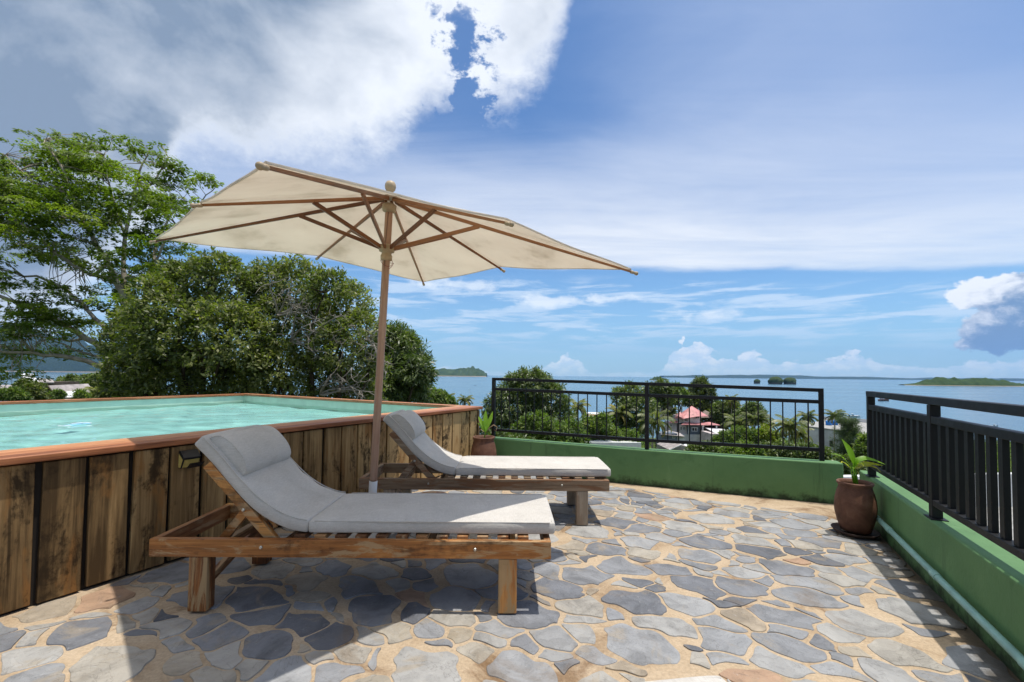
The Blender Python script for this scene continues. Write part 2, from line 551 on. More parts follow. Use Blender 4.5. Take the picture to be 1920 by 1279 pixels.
def _canvas(q):
    o = obj_co(q)
    n = q.noise(o, 3, 6, 0.62)
    w = q.noise(q.mapping(o, (1, 0.2, 1)), 90, 3, 0.6)
    c = q.ramp(n, [(0.30, (0.62, 0.58, 0.515)), (0.48, (0.75, 0.715, 0.66)), (0.7, (0.79, 0.76, 0.705))])
    d = q.new('ShaderNodeBsdfDiffuse')
    q.set(d.inputs[0], c)
    nm = q.bump(q.m('ADD', n, q.m('MULTIPLY', w, 0.2)), 0.25, 0.02)
    q.set(d.inputs['Normal'], nm)
    t = q.new('ShaderNodeBsdfTranslucent')
    q.set(t.inputs[0], q.mix(1.0, c, (1.08, 1.03, 0.965), 'MULTIPLY'))
    mx = q.new('ShaderNodeMixShader')
    mx.inputs[0].default_value = 0.58
    q.t.links.new(d.outputs[0], mx.inputs[1])
    q.t.links.new(t.outputs[0], mx.inputs[2])
    return mx.outputs[0]


M['canvas'] = mat('cream_canvas', _canvas)


def _green(q):
    o = obj_co(q)
    n = q.noise(o, 2.2, 6, 0.6)
    s = q.noise(q.mapping(o, (1, 1, 0.25)), 6, 7, 0.7)
    c = q.ramp(n, [(0.3, (0.090, 0.190, 0.074)), (0.7, (0.130, 0.250, 0.100))])
    c = q.mix(q.m('MULTIPLY', q.sstep(s, 0.58, 0.75), 0.4), c, (0.22, 0.36, 0.17))
    z = q.sep(o)[2]
    blot = q.noise(q.mapping(o, (1, 1, 1), loc=(3, 5, 0)), 3.4, 8, 0.7, 0.8)
    c = q.mix(q.m('MULTIPLY', q.sstep(blot, 0.55, 0.70), 0.35), c, (0.05, 0.115, 0.04))
    run = q.noise(q.mapping(o, (1, 1, 0.07), loc=(1, 2, 0)), 11, 6, 0.7)
    c = q.mix(q.m('MULTIPLY', q.sstep(run, 0.57, 0.70), 0.45), c, (0.055, 0.10, 0.045))
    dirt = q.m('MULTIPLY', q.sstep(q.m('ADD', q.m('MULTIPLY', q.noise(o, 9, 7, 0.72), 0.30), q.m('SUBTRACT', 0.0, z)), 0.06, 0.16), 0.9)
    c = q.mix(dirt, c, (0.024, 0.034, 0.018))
    h = q.m('ADD', q.m('MULTIPLY', q.noise(o, 40, 5, 0.6), 0.7), q.m('MULTIPLY', q.noise(o, 7, 3, 0.5), 0.6))
    return principled(q, c, 0.65, 0.25, q.bump(h, 0.35, 0.008))


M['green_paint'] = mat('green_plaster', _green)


def _clay(q):
    o = obj_co(q)
    n = q.noise(o, 7, 7, 0.65, 0.4)
    s = q.noise(q.mapping(o, (1, 1, 0.3)), 16, 6, 0.7)
    c = q.ramp(n, [(0.28, (0.070, 0.032, 0.021)), (0.5, (0.135, 0.062, 0.038)), (0.75, (0.22, 0.115, 0.072))])
    c = q.mix(q.m('MULTIPLY', q.sstep(s, 0.60, 0.74), 0.35), c, (0.30, 0.20, 0.14))
    return principled(q, c, 0.7, 0.3, q.bump(q.noise(o, 30, 5, 0.65), 0.3, 0.005))


M['clay'] = mat('brown_clay', _clay)
M['soil'] = plain('soil', (0.05, 0.032, 0.02), 0.9, 0.4, 30, bump=0.8, bscale=50)


def leaf_mat(name, cols, rough=0.5, spec=0.4, trans=0.3, tint=(1.0, 1.25, 0.35)):
    def fn(q):
        t = q.attr('tone')
        c = q.ramp(t, [(i / (len(cols) - 1), k) for i, k in enumerate(cols)])
        p = principled(q, c, rough, spec)
        tr = q.new('ShaderNodeBsdfTranslucent')
        q.set(tr.inputs[0], q.mix(1.0, c, tuple(2.2 * x for x in tint), 'MULTIPLY'))
        mx = q.new('ShaderNodeMixShader')
        mx.inputs[0].default_value = trans
        q.t.links.new(p, mx.inputs[1])
        q.t.links.new(tr.outputs[0], mx.inputs[2])
        return mx.outputs[0]
    return mat(name, fn)


M['leaf_dark'] = leaf_mat('dark_glossy_leaf', [(0.030, 0.044, 0.015), (0.068, 0.088, 0.024), (0.130, 0.148, 0.042), (0.24, 0.24, 0.08)], 0.46, 0.38, 0.30)
M['leaf_mango'] = leaf_mat('mango_leaf', [(0.032, 0.050, 0.016), (0.075, 0.106, 0.030), (0.140, 0.176, 0.052), (0.24, 0.26, 0.085)], 0.42, 0.5, 0.22)
M['leaf_fern'] = leaf_mat('feathery_leaf', [(0.045, 0.070, 0.013), (0.098, 0.138, 0.022), (0.175, 0.215, 0.034), (0.29, 0.31, 0.055)], 0.5, 0.35, 0.32)
M['leaf_bright'] = leaf_mat('bright_shrub_leaf', [(0.036, 0.062, 0.014), (0.082, 0.125, 0.030), (0.145, 0.19, 0.048), (0.25, 0.27, 0.07)], 0.5, 0.35, 0.3)
M['leaf_yellow'] = leaf_mat('yellow_green_leaf', [(0.06, 0.10, 0.012), (0.14, 0.18, 0.02), (0.28, 0.29, 0.03), (0.42, 0.36, 0.04)], 0.5, 0.35, 0.3)
M['leaf_palm'] = leaf_mat('palm_leaf', [(0.036, 0.056, 0.018), (0.10, 0.125, 0.042), (0.22, 0.225, 0.08), (0.40, 0.32, 0.13)], 0.45, 0.4, 0.25)
M['leaf_pine'] = leaf_mat('casuarina_needle', [(0.035, 0.06, 0.026), (0.07, 0.10, 0.045), (0.12, 0.15, 0.07)], 0.6, 0.3, 0.25)
M['leaf_pot'] = leaf_mat('young_palm_leaf', [(0.06, 0.15, 0.012), (0.13, 0.27, 0.015), (0.22, 0.36, 0.03), (0.45, 0.36, 0.05)], 0.4, 0.4, 0.35)
M['dry_leaf'] = plain('dry_leaf', (0.30, 0.21, 0.12), 0.8, 0.3, 20)
M['bark_pale'] = plain('pale_bark', (0.33, 0.28, 0.215), 0.85, 0.4, 5, 0.2, 0.6, 30)
M['bark_dark'] = plain('dark_bark', (0.075, 0.055, 0.04), 0.9, 0.4, 6, 0.2, 0.6, 30)
M['twig_grey'] = plain('grey_twig', (0.30, 0.265, 0.225), 0.85, 0.3, 8, 0.2)
# ------------------------------------------------------------------ terrace
U = np.array([0.463, 0.886, 0.0])               # along the front of the pool
U /= np.linalg.norm(U)
NRM = np.array([U[1], -U[0], 0.0])              # out of the pool front, over the terrace
P0 = np.array([-2.477, 2.211, 0.0])             # cladding face
WD = np.array([0.428, 0.904, 0.0])
WD /= np.linalg.norm(WD)
WN = np.array([WD[1], -WD[0], 0.0])             # outward from terrace, right wall
W0 = np.array([2.03, 1.83, 0.0])
FARW = [(-0.46, 5.99), (-0.229, 5.862), (1.157, 5.177), (2.2, 4.73), (3.073, 4.394), (3.17, 4.365)]
pl0 = P0 + U * -4.2
pl1 = P0 + U * 4.30
wr0 = W0 + WD * -3.6
wr1 = W0 + WD * 2.72
TERR = TERR0 = [tuple(pl0[:2]), tuple(wr0[:2]), tuple(wr1[:2]), (3.17, 4.36), (-0.229, 5.86), tuple(pl1[:2])]


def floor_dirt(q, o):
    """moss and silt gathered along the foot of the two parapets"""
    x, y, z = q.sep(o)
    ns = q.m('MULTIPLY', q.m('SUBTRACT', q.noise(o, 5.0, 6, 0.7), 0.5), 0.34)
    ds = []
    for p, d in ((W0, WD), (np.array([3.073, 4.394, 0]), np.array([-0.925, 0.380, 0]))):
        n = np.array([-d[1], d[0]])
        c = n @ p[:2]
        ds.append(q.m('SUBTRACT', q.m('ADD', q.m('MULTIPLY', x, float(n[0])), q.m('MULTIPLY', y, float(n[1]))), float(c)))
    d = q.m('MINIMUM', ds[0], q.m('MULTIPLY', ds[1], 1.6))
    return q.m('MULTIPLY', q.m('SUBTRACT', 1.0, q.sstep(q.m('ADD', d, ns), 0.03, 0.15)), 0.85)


def _mortar(q):
    o = obj_co(q)
    n = q.noise(o, 3.0, 8, 0.66, 0.4)
    g = q.noise(o, 70, 5, 0.7)
    c = q.ramp(n, [(0.30, (0.31, 0.215, 0.13)), (0.46, (0.45, 0.34, 0.225)), (0.7, (0.54, 0.425, 0.30))])
    d = q.noise(q.mapping(o, (1, 1, 1), loc=(4, 2, 0)), 1.7, 8, 0.7, 0.8)
    c = q.mix(q.m('MULTIPLY', q.sstep(d, 0.53, 0.68), 0.75), c, (0.17, 0.095, 0.045))
    c = q.mix(1.0, c, q.ramp(g, [(0.3, 0.75), (0.7, 1.12)]), 'MULTIPLY')
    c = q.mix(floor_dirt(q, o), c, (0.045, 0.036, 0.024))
    return principled(q, c, 0.85, 0.2, q.bump(q.m('ADD', g, q.m('MULTIPLY', n, 1.5)), 0.6, 0.008))


def _stone(q):
    o = obj_co(q)
    t = q.attr('tone')
    o2 = q.vm('ADD', o, q.comb(q.m('MULTIPLY', t, 31.0), q.m('MULTIPLY', t, 17.0), 0))
    n = q.noise(o2, 5.5, 8, 0.64, 0.7)
    f = q.noise(o2, 30, 6, 0.7)
    base = q.ramp(t, [(0.0, (0.115, 0.119, 0.132)), (0.10, (0.158, 0.163, 0.177)), (0.20, (0.212, 0.216, 0.226)),
                      (0.48, (0.278, 0.280, 0.284)), (0.68, (0.325, 0.315, 0.296)), (0.88, (0.345, 0.308, 0.25)), (0.97, (0.34, 0.275, 0.20)), (1.0, (0.36, 0.235, 0.155))])
    base = q.mix(1.0, base, q.ramp(n, [(0.28, 0.58), (0.5, 1.0), (0.72, 1.30)]), 'MULTIPLY')
    base = q.mix(q.m('MULTIPLY', q.sstep(q.noise(q.vm('ADD', o2, (3.0, 9.0, 0.0)), 4.0, 7, 0.66, 0.9), 0.54, 0.68), 0.5), base, (0.33, 0.265, 0.18))
    base = q.mix(q.m('MULTIPLY', q.sstep(f, 0.58, 0.72), 0.35), base, (0.42, 0.42, 0.42))
    crk = q.m('ABSOLUTE', q.m('SUBTRACT', q.noise(o2, 2.6, 5, 0.6, 1.5), 0.5))
    base = q.mix(q.m('MULTIPLY', q.m('SUBTRACT', 1.0, q.sstep(crk, 0.0, 0.007)), 0.35), base, (0.09, 0.08, 0.07))
    soil = q.noise(q.mapping(o, (1, 1, 1), loc=(4, 2, 0)), 1.7, 8, 0.7, 0.8)
    base = q.mix(q.m('MULTIPLY', q.sstep(soil, 0.55, 0.70), 0.45), base, (0.17, 0.115, 0.065))
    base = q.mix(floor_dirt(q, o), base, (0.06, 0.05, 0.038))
    lay = q.m('ADD', q.m('MULTIPLY', q.m('SNAP', q.m('MULTIPLY', n, 1.0), 0.075), 2.2), q.m('MULTIPLY', f, 0.5))
    return principled(q, base, q.lin(f, 0.3, 0.7, 0.5, 0.75), 0.3, q.bump(lay, 0.7, 0.012))


M['mortar'] = mat('sandy_mortar', _mortar)
M['stone'] = mat('flagstone', _stone)
M['concrete'] = plain('grey_concrete', (0.33, 0.32, 0.30), 0.85, 0.3, 3, 0.2, 0.4, 30)


def clip(poly, a, b, c):                        # keep a*x + b*y <= c
    out = []
    for i in range(len(poly)):
        p, r = poly[i], poly[(i + 1) % len(poly)]
        dp, dr = a * p[0] + b * p[1] - c, a * r[0] + b * r[1] - c
        if dp <= 0:
            out.append(p)
        if dp * dr < 0:
            t = dp / (dp - dr)
            out.append((p[0] + (r[0] - p[0]) * t, p[1] + (r[1] - p[1]) * t))
    return out


def build_paving():
    rg = np.random.default_rng(21)
    ang = R(-32)
    ca, sa = math.cos(ang), math.sin(ang)
    pts = []
    tries = 0
    while tries < 90000 and len(pts) < 3400:
        tries += 1
        p = np.array([rg.uniform(-4.4, 3.5), rg.uniform(-1.3, 6.4)])
        q = np.array([(p[0] * ca + p[1] * sa) * 0.86, (-p[0] * sa + p[1] * ca) * 1.14])
        r = 0.085 + 0.155 * rg.random() ** 1.3
        if pts:
            a = np.array([w[0] for w in pts])
            rr = np.array([w[1] for w in pts])
            if np.any(np.hypot(*(a - q).T) < (rr + r) * 0.5 * 1.12):
                continue
        pts.append((q, r, p))
    A = np.array([w[0] for w in pts])
    rad = np.array([w[1] for w in pts])
    edges = []
    tp = TERR
    for i in range(len(tp)):
        p, r = tp[i], tp[(i + 1) % len(tp)]
        nx, ny = r[1] - p[1], -(r[0] - p[0])
        l = math.hypot(nx, ny)
        edges.append((nx / l, ny / l, (nx * p[0] + ny * p[1]) / l - 0.015))
    mb = MB()
    for i in range(len(A)):
        x, y = A[i]
        poly = [(x - .5, y - .5), (x + .5, y - .5), (x + .5, y + .5), (x - .5, y + .5)]
        d = np.hypot(*(A - A[i]).T)
        for j in np.argsort(d)[1:26]:
            if d[j] > 0.9:
                break
            n = (A[j] - A[i]) / d[j]
            w = (d[j] ** 2 + rad[i] ** 2 - rad[j] ** 2) / (2 * d[j])
            gap = 0.0035 + 0.0065 * rg.random() ** 1.4
            poly = clip(poly, n[0], n[1], n @ A[i] + min(w, d[j] * 0.7) - gap)
            if len(poly) < 3:
                break
        if len(poly) < 3:
            continue
        wp = []
        for u, v in poly:                        # back to the terrace's own axes
            u, v = u / 0.86, v / 1.14
            wp.append((u * ca - v * sa, u * sa + v * ca))
        poly = wp
        for a, b, c in edges:
            poly = clip(poly, a, b, c) if len(poly) > 2 else poly
        if len(poly) < 3:
            continue
        P = np.array(poly)
        cen = P.mean(0)
        ar = 0.5 * abs(np.sum(P[:, 0] * np.roll(P[:, 1], -1) - P[:, 1] * np.roll(P[:, 0], -1)))
        if ar < 0.0035:
            continue
        # random dents, then rounding
        Q = []
        for k in range(len(P)):
            a, b = P[k], P[(k + 1) % len(P)]
            L = np.linalg.norm(b - a)
            Q.append(a)
            m = max(1, int(L / 0.028))
            for s_ in range(1, m):
                Q.append(a + (b - a) * s_ / m)
        Q = np.array(Q)
        # broken outlines: a slow bend shared by neighbours, then small chips
        bx = 0.016 * np.sin(Q[:, 0] * 19 + 1.3 * np.sin(Q[:, 1] * 13)) + 0.009 * np.sin(Q[:, 1] * 37 + Q[:, 0] * 11)
        by = 0.016 * np.sin(Q[:, 1] * 21 + 1.7 * np.cos(Q[:, 0] * 11)) + 0.009 * np.sin(Q[:, 0] * 41 - Q[:, 1] * 9)
        Q = Q + np.stack([bx, by], 1)
        cen = Q.mean(0)
        Q = Q + (cen - Q) * (rg.random((len(Q), 1)) ** 2 * 0.075)
        for _ in range(1):
            nx = np.roll(Q, -1, 0)
            Q = np.stack([Q * 0.8 + nx * 0.2, Q * 0.2 + nx * 0.8], 1).reshape(-1, 2)
        n = len(Q)
        if np.sum(Q[:, 0] * np.roll(Q[:, 1], -1) - Q[:, 1] * np.roll(Q[:, 0], -1)) < 0:
            Q = Q[::-1]
        h = 0.003 + 0.004 * rg.random()
        tx, ty = rg.normal(0, 0.004, 2)
        def lay(s_, z):
            W = cen + (Q - cen) * s_
            return [(p[0], p[1], z + (p[0] - cen[0]) * tx + (p[1] - cen[1]) * ty) for p in W]
        vs = lay(1.0, -0.004) + lay(0.99, h * 0.7) + lay(0.972, h)
        fs = []
        for l in range(2):
            fs += [(l * n + k, l * n + (k + 1) % n, (l + 1) * n + (k + 1) % n, (l + 1) * n + k) for k in range(n)]
        fs.append(tuple(2 * n + k for k in range(n)))
        t = rg.random()
        t = t * 0.97 if t < 0.988 else 1.0
        mb.add(vs, fs, t)
    o = mb.build('stone_paving', M['stone'])
    tag(o, kind='structure')
    o.data.polygons.foreach_set('use_smooth', [len(p.vertices) == 4 for p in o.data.polygons])


build_paving()
_tc = np.mean(TERR, 0)
TERX = [tuple(np.array(p) + (np.array(p) - _tc) / np.linalg.norm(np.array(p) - _tc) * 0.11) for p in TERR]
tag(MB().prism(TERX, -0.35, 0.0).build('terrace_floor', M['mortar']), kind='structure')
big = TERX
tag(MB().prism(big, -4.2, -0.352).build('terrace_base', M['concrete']), kind='structure')


def strip_wall(inner, th, z0, z1):
    """upright wall along a polyline; thickness to the left of its direction"""
    inner = [np.array(p) for p in inner]
    outer = []
    for i, p in enumerate(inner):
        d = inner[min(i + 1, len(inner) - 1)] - inner[max(i - 1, 0)]
        d = d / np.linalg.norm(d)
        outer.append(p + np.array([-d[1], d[0]]) * th)
    n = len(inner)
    vs = []
    for a, b in zip(inner, outer):
        vs += [(a[0], a[1], z0), (b[0], b[1], z0), (b[0], b[1], z1), (a[0], a[1], z1)]
    fs = [(3, 2, 1, 0), tuple((n - 1) * 4 + k for k in range(4))]
    for i in range(n - 1):
        for k in range(4):
            k2 = (k + 1) % 4
            fs.append((i * 4 + k, i * 4 + k2, (i + 1) * 4 + k2, (i + 1) * 4 + k))
    return vs, fs


def resample(pts, step):
    out = [np.array(pts[0], float)]
    for a, b in zip(pts[:-1], pts[1:]):
        a, b = np.array(a, float), np.array(b, float)
        n = max(1, int(np.linalg.norm(b - a) / step))
        out += [a + (b - a) * (k / n) for k in range(1, n + 1)]
    return out


fw_pts = resample(FARW, 0.12)
w = MB()
w.add(*strip_wall(fw_pts, 0.16, -0.05, 0.39))
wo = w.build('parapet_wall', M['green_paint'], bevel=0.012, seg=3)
tag(wo, 'low green plastered parapet along the far side, under the railing with thin rods', 'wall', 'green parapet walls')
rw_pts = [tuple((W0 + WD * s)[:2]) for s in np.arange(2.48, -3.5, -0.13)]
w = MB()
w.add(*strip_wall(rw_pts, 0.155, -0.05, 0.39))
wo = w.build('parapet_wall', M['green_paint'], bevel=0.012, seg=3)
tag(wo, 'low green plastered parapet on the right with a pale pipe along its foot', 'wall', 'green parapet walls')


# ------------------------------------------------------------------ railings
def beam_part(name, p, q, w, h, mt, parent, bev=0.003, up=(0, 0, 1)):
    """a bar built along its own x axis, so that grain and scale stay with it"""
    p, q = Vector(p), Vector(q)
    L = (q - p).length
    m = MB().box((0, -w / 2, -h / 2), (L, w / 2, h / 2), random.random())
    o = m.build(name, mt, parent, bevel=bev)
    x = (q - p).normalized()
    y = Vector(up).cross(x).normalized()
    z = x.cross(y)
    o.matrix_local = Matrix(((x.x, y.x, z.x, p.x), (x.y, y.y, z.y, p.y), (x.z, y.z, z.z, p.z), (0, 0, 0, 1)))
    return o


def L3(p, z):
    return np.array([p[0], p[1], z], float)


def far_railing():
    posts = [np.array([-0.229, 5.849]) * 1.014, np.array([1.486, 5.006]) * 1.018, np.array([3.015, 4.443]) * 1.013]
    base = L3(posts[1], 0.39)
    t = thing('railing', 'black steel railing with thin upright rods on the far green parapet', 'railing', tuple(base), group='black terrace railings')
    tops, mids, bots = (1.165, 1.135, 1.10), (1.035, 1.008, 0.985), (0.508, 0.508, 0.514)
    W = 0.042
    for p, zt in zip(posts, tops):
        m = MB().box((-W / 2, -W / 2, 0), (W / 2, W / 2, zt - 0.392), 0.5)
        o = m.build('post', M['black_metal'], t, bevel=0.003)
        o.location = Vector(L3(p, 0.392) - base)
        d = posts[1] - posts[0]
        o.rotation_euler.z = math.atan2(d[1], d[0])
    for nm, zs, hh in (('top_rail', tops, 0.036), ('mid_rail', mids, 0.036), ('bottom_rail', bots, 0.034)):
        for i in range(2):
            d = posts[i + 1] - posts[i]
            d = d / np.linalg.norm(d)
            a, b = posts[i] + d * W * 0.51, posts[i + 1] - d * W * 0.51
            beam_part(nm, L3(a, zs[i] - hh / 2) - base, L3(b, zs[i + 1] - hh / 2) - base, 0.036, hh, M['black_metal'], t)
    rod = None
    for i, n in ((0, 16), (1, 14)):
        for k in range(n):
            f = (k + 1.0) / (n + 1)
            p = posts[i] * (1 - f) + posts[i + 1] * f
            z0 = bots[i] * (1 - f) + bots[i + 1] * f
            z1 = mids[i] * (1 - f) + mids[i + 1] * f - 0.036
            if rod is None:
                rod = MB().tube([(0, 0, 0), (0, 0, 1)], 0.0065, 8).build('rod', M['black_metal'], t, smooth=False)
                o = rod
            else:
                o = rod.copy()
                col.objects.link(o)
            o.location = Vector(L3(p, z0) - base)
            o.scale = (1, 1, z1 - z0)


far_railing()


def right_railing():
    a, b = np.array([3.003, 3.814]), np.array([2.482, 2.683])
    d = (b - a) / np.linalg.norm(b - a)
    sp = 1.245
    posts = [a + d * sp * k for k in range(5)]
    base = L3(posts[1], 0.39)
    t = thing('railing', 'black steel railing with close flat bars on the right green parapet', 'railing', tuple(base), group='black terrace railings')
    rz = math.atan2(d[1], d[0])
    W = 0.05
    for p in posts:
        m = MB().box((-W / 2, -W / 2, 0), (W / 2, W / 2, 0.655), 0.5)
        o = m.build('post', M['black_metal'], t, bevel=0.003)
        o.location = Vector(L3(p, 0.395) - base)
        o.rotation_euler.z = rz
        m = MB().box((-0.055, -0.04, 0), (0.055, 0.04, 0.005), 0.5)
        o = m.build('base_plate', M['black_metal'], t, bevel=0.001)
        o.location = Vector(L3(p, 0.3905) - base)
        o.rotation_euler.z = rz
    e = posts[-1]
    beam_part('top_rail', L3(a - d * 0.03, 1.0735) - base, L3(e, 1.0735) - base, 0.052, 0.045, M['black_metal'], t)
    for i in range(4):
        p, q = posts[i] + d * W * 0.51, posts[i + 1] - d * W * 0.51
        beam_part('mid_rail', L3(p, 0.963) - base, L3(q, 0.963) - base, 0.046, 0.042, M['black_metal'], t)
        beam_part('bottom_rail', L3(p, 0.484) - base, L3(q, 0.484) - base, 0.046, 0.036, M['black_metal'], t)
    bar = None
    for i in range(4):
        n = 11
        for k in range(n):
            p = posts[i] + d * sp * (k + 1.0) / (n + 1)
            if bar is None:
                bar = MB().box((-0.020, -0.0125, 0), (0.020, 0.0125, 0.438), 0.5).build('flat_bar', M['black_metal'], t, bevel=0.002)
                o = bar
            else:
                o = bar.copy()
                col.objects.link(o)
            o.location = Vector(L3(p, 0.503) - base)
            o.rotation_euler.z = rz


right_railing()

# drain pipe along the right wall
M['pipe'] = plain('pale_blue_pipe_plastic', (0.24, 0.42, 0.37), 0.45, 0.2, 6, 0.45)
pw = W0 - WN * 0.032
pp = [V(x, y, pw, WD) for x, y in ((1628, 956), (1660, 985), (1754, 1081), (1803, 1120), (1890, 1210), (1960, 1290))]
pz = np.polyfit([(p - W0) @ WD for p in pp], [p[2] for p in pp], 1)


def pipe_pt(s):
    return pw + WD * s + np.array([0, 0, np.polyval(pz, s)])


s0, s1 = (pp[0] - W0) @ WD, -2.6
pb = pipe_pt(s0)
t = thing('drain_pipe', 'pale blue plastic pipe running along the foot of the right parapet', 'pipe', tuple(pb))
MB().tube([pipe_pt(s) - pb for s in np.linspace(s0, s1, 12)], 0.0175, 16).build('pipe', M['pipe'], t, smooth=True)
for x, y in ((1668, 993), (1754, 1081), (1930, 1250)):
    s = (V(x, y, pw, WD) - W0) @ WD
    MB().tube([pipe_pt(s + 0.035) - pb, pipe_pt(s - 0.035) - pb], 0.0205, 16).build('coupling', M['pipe'], t, smooth=False, bevel=0.002)

# ------------------------------------------------------------------ pool
RIMZ = 0.775
C0 = P0 + NRM * 0.032 + U * -4.2                  # outer rim corners
C1 = P0 + NRM * 0.032 + U * 4.46
C2 = np.array([-5.42, 9.33, 0.0])
C3 = np.array([-9.7, 0.2, 0.0])


def off_line(a, b, d):                            # line a-b moved inward (to its left)
    v = (b - a)[:2] / np.linalg.norm((b - a)[:2])
    n = np.array([-v[1], v[0]])
    return a[:2] + n * d, v


def isect(l1, l2):
    (p, u), (q, v) = l1, l2
    A = np.array([[u[0], -v[0]], [u[1], -v[1]]])
    s = np.linalg.solve(A, q - p)
    return p + u * s[0]


def inset(ds):
    q = [C0, C1, C2, C3]
    ln = [off_line(q[i], q[(i + 1) % 4], ds[i]) for i in range(4)]
    return [isect(ln[i - 1], ln[i]) for i in range(4)]


pool = thing('swimming_pool', 'raised pool clad in weathered upright boards with a red brown wooden rim', 'pool', tuple(np.append(C1[:2], 0)))
PB = np.append(C1[:2], 0)
outer = inset([0.032] * 4)
RW = [0.34, 0.13, 0.13, 0.2]
inner = inset(RW)
water_in = inset([RW[0] - 0.02, RW[1] - 0.02, RW[2] - 0.02, 0.18])
shell = inset([0.062] * 4)
M['basin'] = plain('pale_green_pool_paint', (0.56, 0.70, 0.55), 0.6, 0.12, 3, 0.3)
M['dark_backing'] = plain('dark_timber_backing', (0.022, 0.016, 0.011), 0.9, 0.3, 4)


def _floor(q):
    o = obj_co(q)
    n = q.noise(o, 1.4, 4, 0.6)
    return principled(q, q.ramp(n, [(0.3, (0.50, 0.88, 0.82)), (0.7, (0.56, 0.90, 0.85))]), 0.6, 0.2)


M['pool_floor'] = mat('pool_floor_paint', _floor)
# backing wall behind the boards: four upright slabs between the shell and the basin
bk = MB()
for i in range(4):
    a, b = shell[i], shell[(i + 1) % 4]
    a2, b2 = water_in[i], water_in[(i + 1) % 4]
    bk.prism([tuple(a), tuple(b), tuple((b + b2) / 2), tuple((a + a2) / 2)], 0.0, RIMZ - 0.045)
bk.build('backing_wall', M['dark_backing'], pool, loc=None)
for ch in pool.children:
    ch.location = -Vector(PB)
ba = MB()
for i in range(4):
    a, b = water_in[i], water_in[(i + 1) % 4]
    ba.add([(a[0], a[1], 0.02), (b[0], b[1], 0.02), (b[0], b[1], RIMZ - 0.042), (a[0], a[1], RIMZ - 0.042)], [(3, 2, 1, 0)])
o = ba.build('basin_wall', M['basin'], pool)
o.location = -Vector(PB)
o = MB().add([(p[0], p[1], 0.021) for p in water_in], [(0, 1, 2, 3)]).build('basin_floor', M['pool_floor'], pool)
o.location = -Vector(PB)


def plank(mb, a, b, z0, z1, th, nrm, tone, lean=0.0):
    a, b = np.array(a[:2]), np.array(b[:2])
    n = np.array(nrm[:2])
    vs = []
    for z, ln in ((z0, 0.0), (z1, lean)):
        for p, k in ((a, 0), (b, 0), (b, 1), (a, 1)):
            vs.append((*(p + n * th * k), z))
    u = (b - a) / np.linalg.norm(b - a)
    for i in range(4, 8):
        vs[i] = (vs[i][0] + u[0] * lean, vs[i][1] + u[1] * lean, vs[i][2])
    mb.add(vs, [(0, 1, 2, 3), (7, 6, 5, 4), (1, 0, 4, 5), (2, 1, 5, 6), (3, 2, 6, 7), (0, 3, 7, 4)], tone)


# gaps between boards, read along the wall
gx = [(75, 869), (166, 858), (246, 848), (318, 840), (379, 832), (430, 828), (481, 822), (528, 814), (569, 808), (607, 803), (641, 799), (672, 795), (699, 792), (725, 789), (749, 786), (771, 784), (791, 781), (811.5, 779), (830, 776), (848.5, 774), (865.5, 772), (881, 770), (895, 768)]
sg = [(V(x, y + 12, P0, U) - P0) @ U for x, y in gx]
sg = [sg[0] - 0.24 * k for k in range(18, 0, -1)] + sg
cl = MB()
rg = np.random.default_rng(5)
for a, b in zip(sg[:-1], sg[1:]):
    g = 0.0095 + 0.004 * rg.random()
    dz = rg.uniform(-0.012, 0.0)
    pa, pb_ = P0 + U * (a + g), P0 + U * (b - g)
    pt = 0.004 * rg.normal()
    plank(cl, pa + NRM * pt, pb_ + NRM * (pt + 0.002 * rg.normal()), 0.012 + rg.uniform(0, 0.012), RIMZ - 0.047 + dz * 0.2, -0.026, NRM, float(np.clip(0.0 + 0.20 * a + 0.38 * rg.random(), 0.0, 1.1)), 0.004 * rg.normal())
# end post and the boards of the other sides
plank(cl, P0 + U * (sg[-1] + 0.012), P0 + U * 4.43, 0.012, RIMZ - 0.047, -0.026, NRM, 0.15)
for i in (1, 2):
    a, b = np.array(outer[i]), np.array(outer[(i + 1) % 4])
    L = np.linalg.norm(b - a)
    u = (b - a) / L
    n = np.array([u[1], -u[0]])
    k = int(L / 0.2)
    for j in range(k):
        plank(cl, a + u * (j * L / k + .008), a + u * ((j + 1) * L / k - .008), 0.01, RIMZ - 0.047, -0.026, n, rg.random())
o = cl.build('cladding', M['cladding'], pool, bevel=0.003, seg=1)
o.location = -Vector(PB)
# rim boards; each side built along its own y axis
corn = inset([0] * 4)
for i in range(4):
    a, b = corn[i], corn[(i + 1) % 4]
    ia, ib = inner[i], inner[(i + 1) % 4]
    u = (b - a) / np.linalg.norm(b - a)
    n = np.array([-u[1], u[0]])
    nb = 3 if i == 0 else 1
    mb = MB()
    for k in range(nb):
        f0, f1 = k / nb, (k + 1) / nb
        g = 0.0018 if nb > 1 else 0
        q = [a + (ia - a) * f0, b + (ib - b) * f0, b + (ib - b) * f1, a + (ia - a) * f1]
        loc = [((p - a) @ u, (p - a) @ n) for p in q]
        poly = [(-y, x) for x, y in loc]
        poly = [(poly[0][0] - g, poly[0][1]), (poly[1][0] - g, poly[1][1]), (poly[2][0] + g, poly[2][1]), (poly[3][0] + g, poly[3][1])]
        mb.prism(poly, 0, 0.038, random.random())
    o = mb.build('rim', M['coping'], pool, bevel=0.008 if i == 0 else 0.005, seg=3)
    o.location = (a[0] - PB[0], a[1] - PB[1], RIMZ - 0.038)
    o.rotation_euler.z = math.atan2(u[1], u[0]) - math.pi / 2


